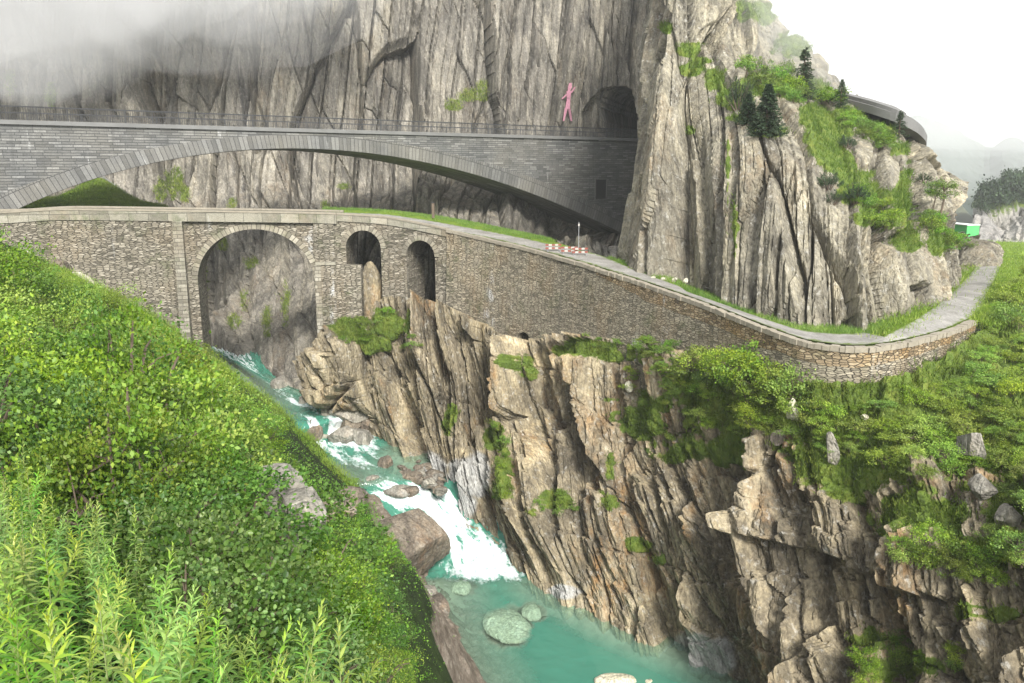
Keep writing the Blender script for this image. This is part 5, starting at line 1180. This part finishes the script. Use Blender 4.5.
for me in PS_: child(me.build('paint_stroke',M_pink),PT)

# ================================================================== GALLERY on the knoll
M_con2=simple('old_concrete',(.15,.148,.142),.9,.4,.5)
gl=[at(822,93,84),at(848,99.5,79),at(874,106.5,75.5),at(899,115,73.5),at(917,124,74),at(926,132.5,77),at(927,139,81.5),at(921,143,88)]
GLn=Line(gl,8); GS=empty('avalanche_gallery',gl[3]); setp(GS,'curved grey concrete gallery with an overhanging slab roof on top of the knoll','gallery')
q=np.linspace(0,GLn.s[-1],60); zt_=GLn.z(q)
mb=MB(); strip(mb,GLn,q,zt_-.7,zt_,0,2.4); child(mb.build('roof_slab',M_con2),GS)
mb=MB(); strip(mb,GLn,q,zt_+.002,zt_+.35,.2,.5); child(mb.build('parapet',M_con2),GS)
mb=MB(); strip(mb,GLn,q,zt_-5.5,zt_-.02,2.42,2.9); child(mb.build('back_wall',M_con2),GS)
mb=MB(); strip(mb,GLn,q[28:],zt_[28:]-1.5,zt_[28:]-.71,1.5,2.41); child(mb.build('haunch',M_con2),GS)
for s_ in np.linspace(q[26],q[52],6): 
    mb=MB(); zz=float(GLn.z(s_)); mb.box(np.r_[GLn.p(s_,1.6),zz-3.05],(.4,.4,4.65)); child(mb.build('pillar',M_con2),GS)
# green vehicle where the road ends
M_grn=simple('green_tarpaulin',(.08,.40,.12),.45,.12,2); M_pal=simple('pale_roof',(.62,.64,.60),.5,.1,2); M_rub_=simple('tyre_rubber',(.02,.02,.02),.9)
vh=at(961,232,101); TV=empty('box_trailer',vh+np.array([0,0,-1.1]),.25); TV.scale=(.8,.8,.8); setp(TV,'bright green box trailer with a pale roof parked at the far end of the road','trailer')
mb=MB(); mb.box((0,0,1.55),(2.3,4.6,2.0)); mb.build('body',M_grn,TV)
mb=MB(); mb.box((0,0,2.62),(2.5,4.8,.12)); mb.build('roof',M_pal,TV)
mb=MB(); mb.box((0,0,.42),(1.9,4.4,.22)); mb.build('chassis',M_iron,TV)
for (x,y) in ((-1,-.6),(1,-.6),(-1,.6),(1,.6)):
    mb=MB(); mb.bar((x-.1,y,.36),(x+.1,y,.36),.36,16); wl=mb.build('wheel',M_rub_,TV); mb=MB(); mb.bar((x-.115,y,.36),(x+.115,y,.36),.18,12); mb.build('rim',M_stl,wl)

# ================================================================== FAR GROUND, MOUNTAINS, MIST
M_far=rock_mat('far_rock',[(.16,.155,.15),(.25,.245,.24),(.34,.33,.32),(.42,.41,.40)],rustamt=.1,streak=.6,pale=.1)
cols=[[(952,262,215),(955,238,222),(962,222,235),(968,210,255),(972,198,280)],[(978,264,205),(980,238,210),(984,214,220),(990,204,245),(996,190,275)],[(1005,264,200),(1006,238,204),(1010,212,213),(1016,200,238),(1020,184,270)],[(1045,266,195),(1045,240,199),(1048,208,208),(1052,194,235),(1060,172,265)],[(1110,268,195),(1110,242,199),(1112,204,208),(1118,184,235),(1130,150,265)],[(1300,270,190),(1300,242,194),(1300,200,203),(1310,170,230),(1330,120,260)]]
FR=Surf(cols,.8); FR.P=FR.P+FR.smoothN(8)*rock_disp(FR,91,[(12,34,4,1,.4),(5,16,2,1,.5),(2.2,6,.8,1,.5)],lean=-.1,gully=2)[...,None]; FR.set(FR.P)
FR.attr['moss']=sstep(212,203,FR.py+2*vnoise(FR.px/5,FR.py/5,3))
setp(link('far_cliff_hill',FR.mesh('far_cliff'),None,M_far),kind='structure')
def ridge(name,pts,depth,hb,mat,seed):
    cols=[[ (x,y+hb,Y-depth),(x,y+hb*.4,Y-depth*.4),(x,y,Y),(x,y+hb*.1,Y+depth*.6)] for (x,y,Y) in pts]; S_=Surf(cols,4.0)
    S_.P[...,2]+=9*fbm(S_.U/40,S_.V/40,seed,5); S_.set(S_.P); o=link(name,S_.mesh(name),None,mat); setp(o,kind='structure'); return S_
M_hill=simple('forested_slope',(.06,.08,.065),.95,.5,.03)
r1=ridge('mountain_hill',[(600,140,620),(780,130,600),(880,125,560),(920,118,545),(955,130,530),(985,150,515),(1010,140,500),(1060,150,470),(1200,110,470)],160,70,M_hill,7)
r2=ridge('mountain_hill',[(500,150,900),(700,140,900),(850,135,900),(920,130,900),(960,135,900),(1010,122,900),(1100,110,900),(1300,100,900)],250,140,M_hill,9)
tq_=np.random.default_rng(8)
sF=prep([shrub_mesh(260+i,3.0,2.2,40,700,.5,'diamond',.28,2,.6) for i in range(3)],M_need)
for (px,py) in polysample([(965,205),(985,198),(1010,186),(1040,178),(1040,200),(1012,203),(990,208),(970,214)],34,tq_):
    h=FR.pick(px,py,6)
    if h is None: continue
    s_=tq_.uniform(.7,1.5); put('distant_tree',sF[int(tq_.integers(0,3))],h[0]-[0,0,.4],tq_.uniform(0,6.3),(s_,s_,s_*1.5),None,'dark misty tree on top of the pale far cliff at the right','tree','trees on the far cliff',stem=False)
VF=simple('valley_floor_turf',(.10,.14,.04),.95,.4,.2)
mb=MB(); mb.poly([at(900,243,118)-[0,0,.6],at(1400,246,118)-[0,0,.6],(420,205,-25),(60,205,-25)]); setp(mb.build('valley_ground',VF),kind='structure')
# mist
def volmat(name,den,col=(1,1,1),an=.2):
    m,t=newmat(name); v=t.n('VolumePrincipled',{'Color':tuple(col)+(1,),'Density':den,'Anisotropy':an}); t.out(None,None,v); return m
def box_ob(name,lo,hi,mat):
    mb=MB(); x0,y0,z0=lo;x1,y1,z1=hi; mb.hexa([(x0,y0,z0),(x1,y0,z0),(x1,y1,z0),(x0,y1,z0)],[(x0,y0,z1),(x1,y0,z1),(x1,y1,z1),(x0,y1,z1)]); return mb.build(name,mat)
if HAZE>0: hzb=box_ob('haze',(-1000,-60,-38),(1000,1250,92),volmat('haze_air',HAZE,(.97,.985,1.0))); setp(hzb,kind='stuff')
def fog(loc,dim,den,seed,rot=0):
    bm=bmesh.new(); bmesh.ops.create_icosphere(bm,subdivisions=4,radius=1)
    for v in bm.verts:
        c=v.co; k=1+.5*float(fbm(np.array([c.x*1.7+seed]),np.array([c.y*1.7+c.z*2.1]),seed,3)[0]); v.co=Vector((c.x*dim[0]*k,c.y*dim[1]*k,c.z*dim[2]*k))
    me=bpy.data.meshes.new('low_cloud'); bm.to_mesh(me); bm.free(); me.polygons.foreach_set('use_smooth',np.ones(len(me.polygons),bool))
    o=link('low_cloud',me,None,volmat('cloud_mist',den,(1,1,1),.0)); o.location=loc; o.rotation_euler=(0,0,rot); setp(o,kind='stuff'); return o
if FOG:
    fq=np.random.default_rng(31)
    for k_,f_ in enumerate((.62,.78,.94,1.12)):
        fog(at(40,-95,112),(36*f_,6.5*f_,20*f_),.06,3+k_)
    for k_ in range(12):
        px_=fq.uniform(-60,380); py_=-55+fq.uniform(-20,75)*(1-px_/480); r_=fq.uniform(5,11)
        fog(at(px_,py_,110+fq.uniform(-3,4)),(r_*fq.uniform(1,1.9),3.5,r_*fq.uniform(.6,1.1)),fq.uniform(.012,.035),40+k_,fq.uniform(-.3,.3))
    for k_,(px_,py_,Y_,r_) in enumerate(((800,10,77,7),(770,-15,76,7),(830,40,80,5.5))): fog(at(px_,py_,Y_),(r_*1.3,3.5,r_),.022,61+k_)
    for k_,f_ in enumerate((.6,1.0)): fog(at(960,95,330),(120*f_,45*f_,42*f_),.006,81+k_)
    for k_,f_ in enumerate((.6,1.0)): fog(at(930,35,640),(260*f_,60*f_,95*f_),.008,21+k_)
# ================================================================== LIGHT
w=bpy.data.worlds.new('World'); scene.world=w; w.use_nodes=True; nt=w.node_tree; nt.nodes.clear()
sky=nt.nodes.new('ShaderNodeTexSky'); sky.sky_type='NISHITA'; sky.sun_disc=False
SUN_EL,SUN_AZ=R(38),R(165)     # azimuth clockwise from +Y: behind the camera, to its left
sky.sun_elevation=SUN_EL; sky.sun_rotation=SUN_AZ; sky.dust_density=0.6; sky.air_density=1.0; sky.ozone_density=1.0
hs=nt.nodes.new('ShaderNodeHueSaturation'); hs.inputs['Saturation'].default_value=.12; hs.inputs['Value'].default_value=1.0
bg=nt.nodes.new('ShaderNodeBackground'); bg.inputs[1].default_value=WORLD; ow=nt.nodes.new('ShaderNodeOutputWorld')
nt.links.new(sky.outputs[0],hs.inputs['Color']); nt.links.new(hs.outputs[0],bg.inputs[0]); nt.links.new(bg.outputs[0],ow.inputs[0])
sl=bpy.data.lights.new('sun','SUN'); sl.energy=1.5; sl.angle=R(14); sl.color=(1,.965,.90)
so=bpy.data.objects.new('sun',sl); COL.objects.link(so)
dv=Vector((math.sin(SUN_AZ)*math.cos(SUN_EL),math.cos(SUN_AZ)*math.cos(SUN_EL),math.sin(SUN_EL)))
so.rotation_euler=dv.to_track_quat('Z','Y').to_euler(); so.location=dv*60
vs=scene.view_settings; vs.view_transform='Standard'; vs.look='None'; vs.gamma=1; vs.use_curve_mapping=False; vs.exposure=EXPO
cy=scene.cycles; cy.max_bounces=6; cy.diffuse_bounces=3; cy.glossy_bounces=2; cy.transmission_bounces=3; cy.transparent_max_bounces=10; cy.volume_bounces=3
cy.use_denoising=DENO
try: cy.denoiser='OPENIMAGEDENOISE'
except Exception: pass
cy.caustics_reflective=False; cy.caustics_refractive=False

try: w.cycles.sampling_method='AUTOMATIC'
except Exception: pass
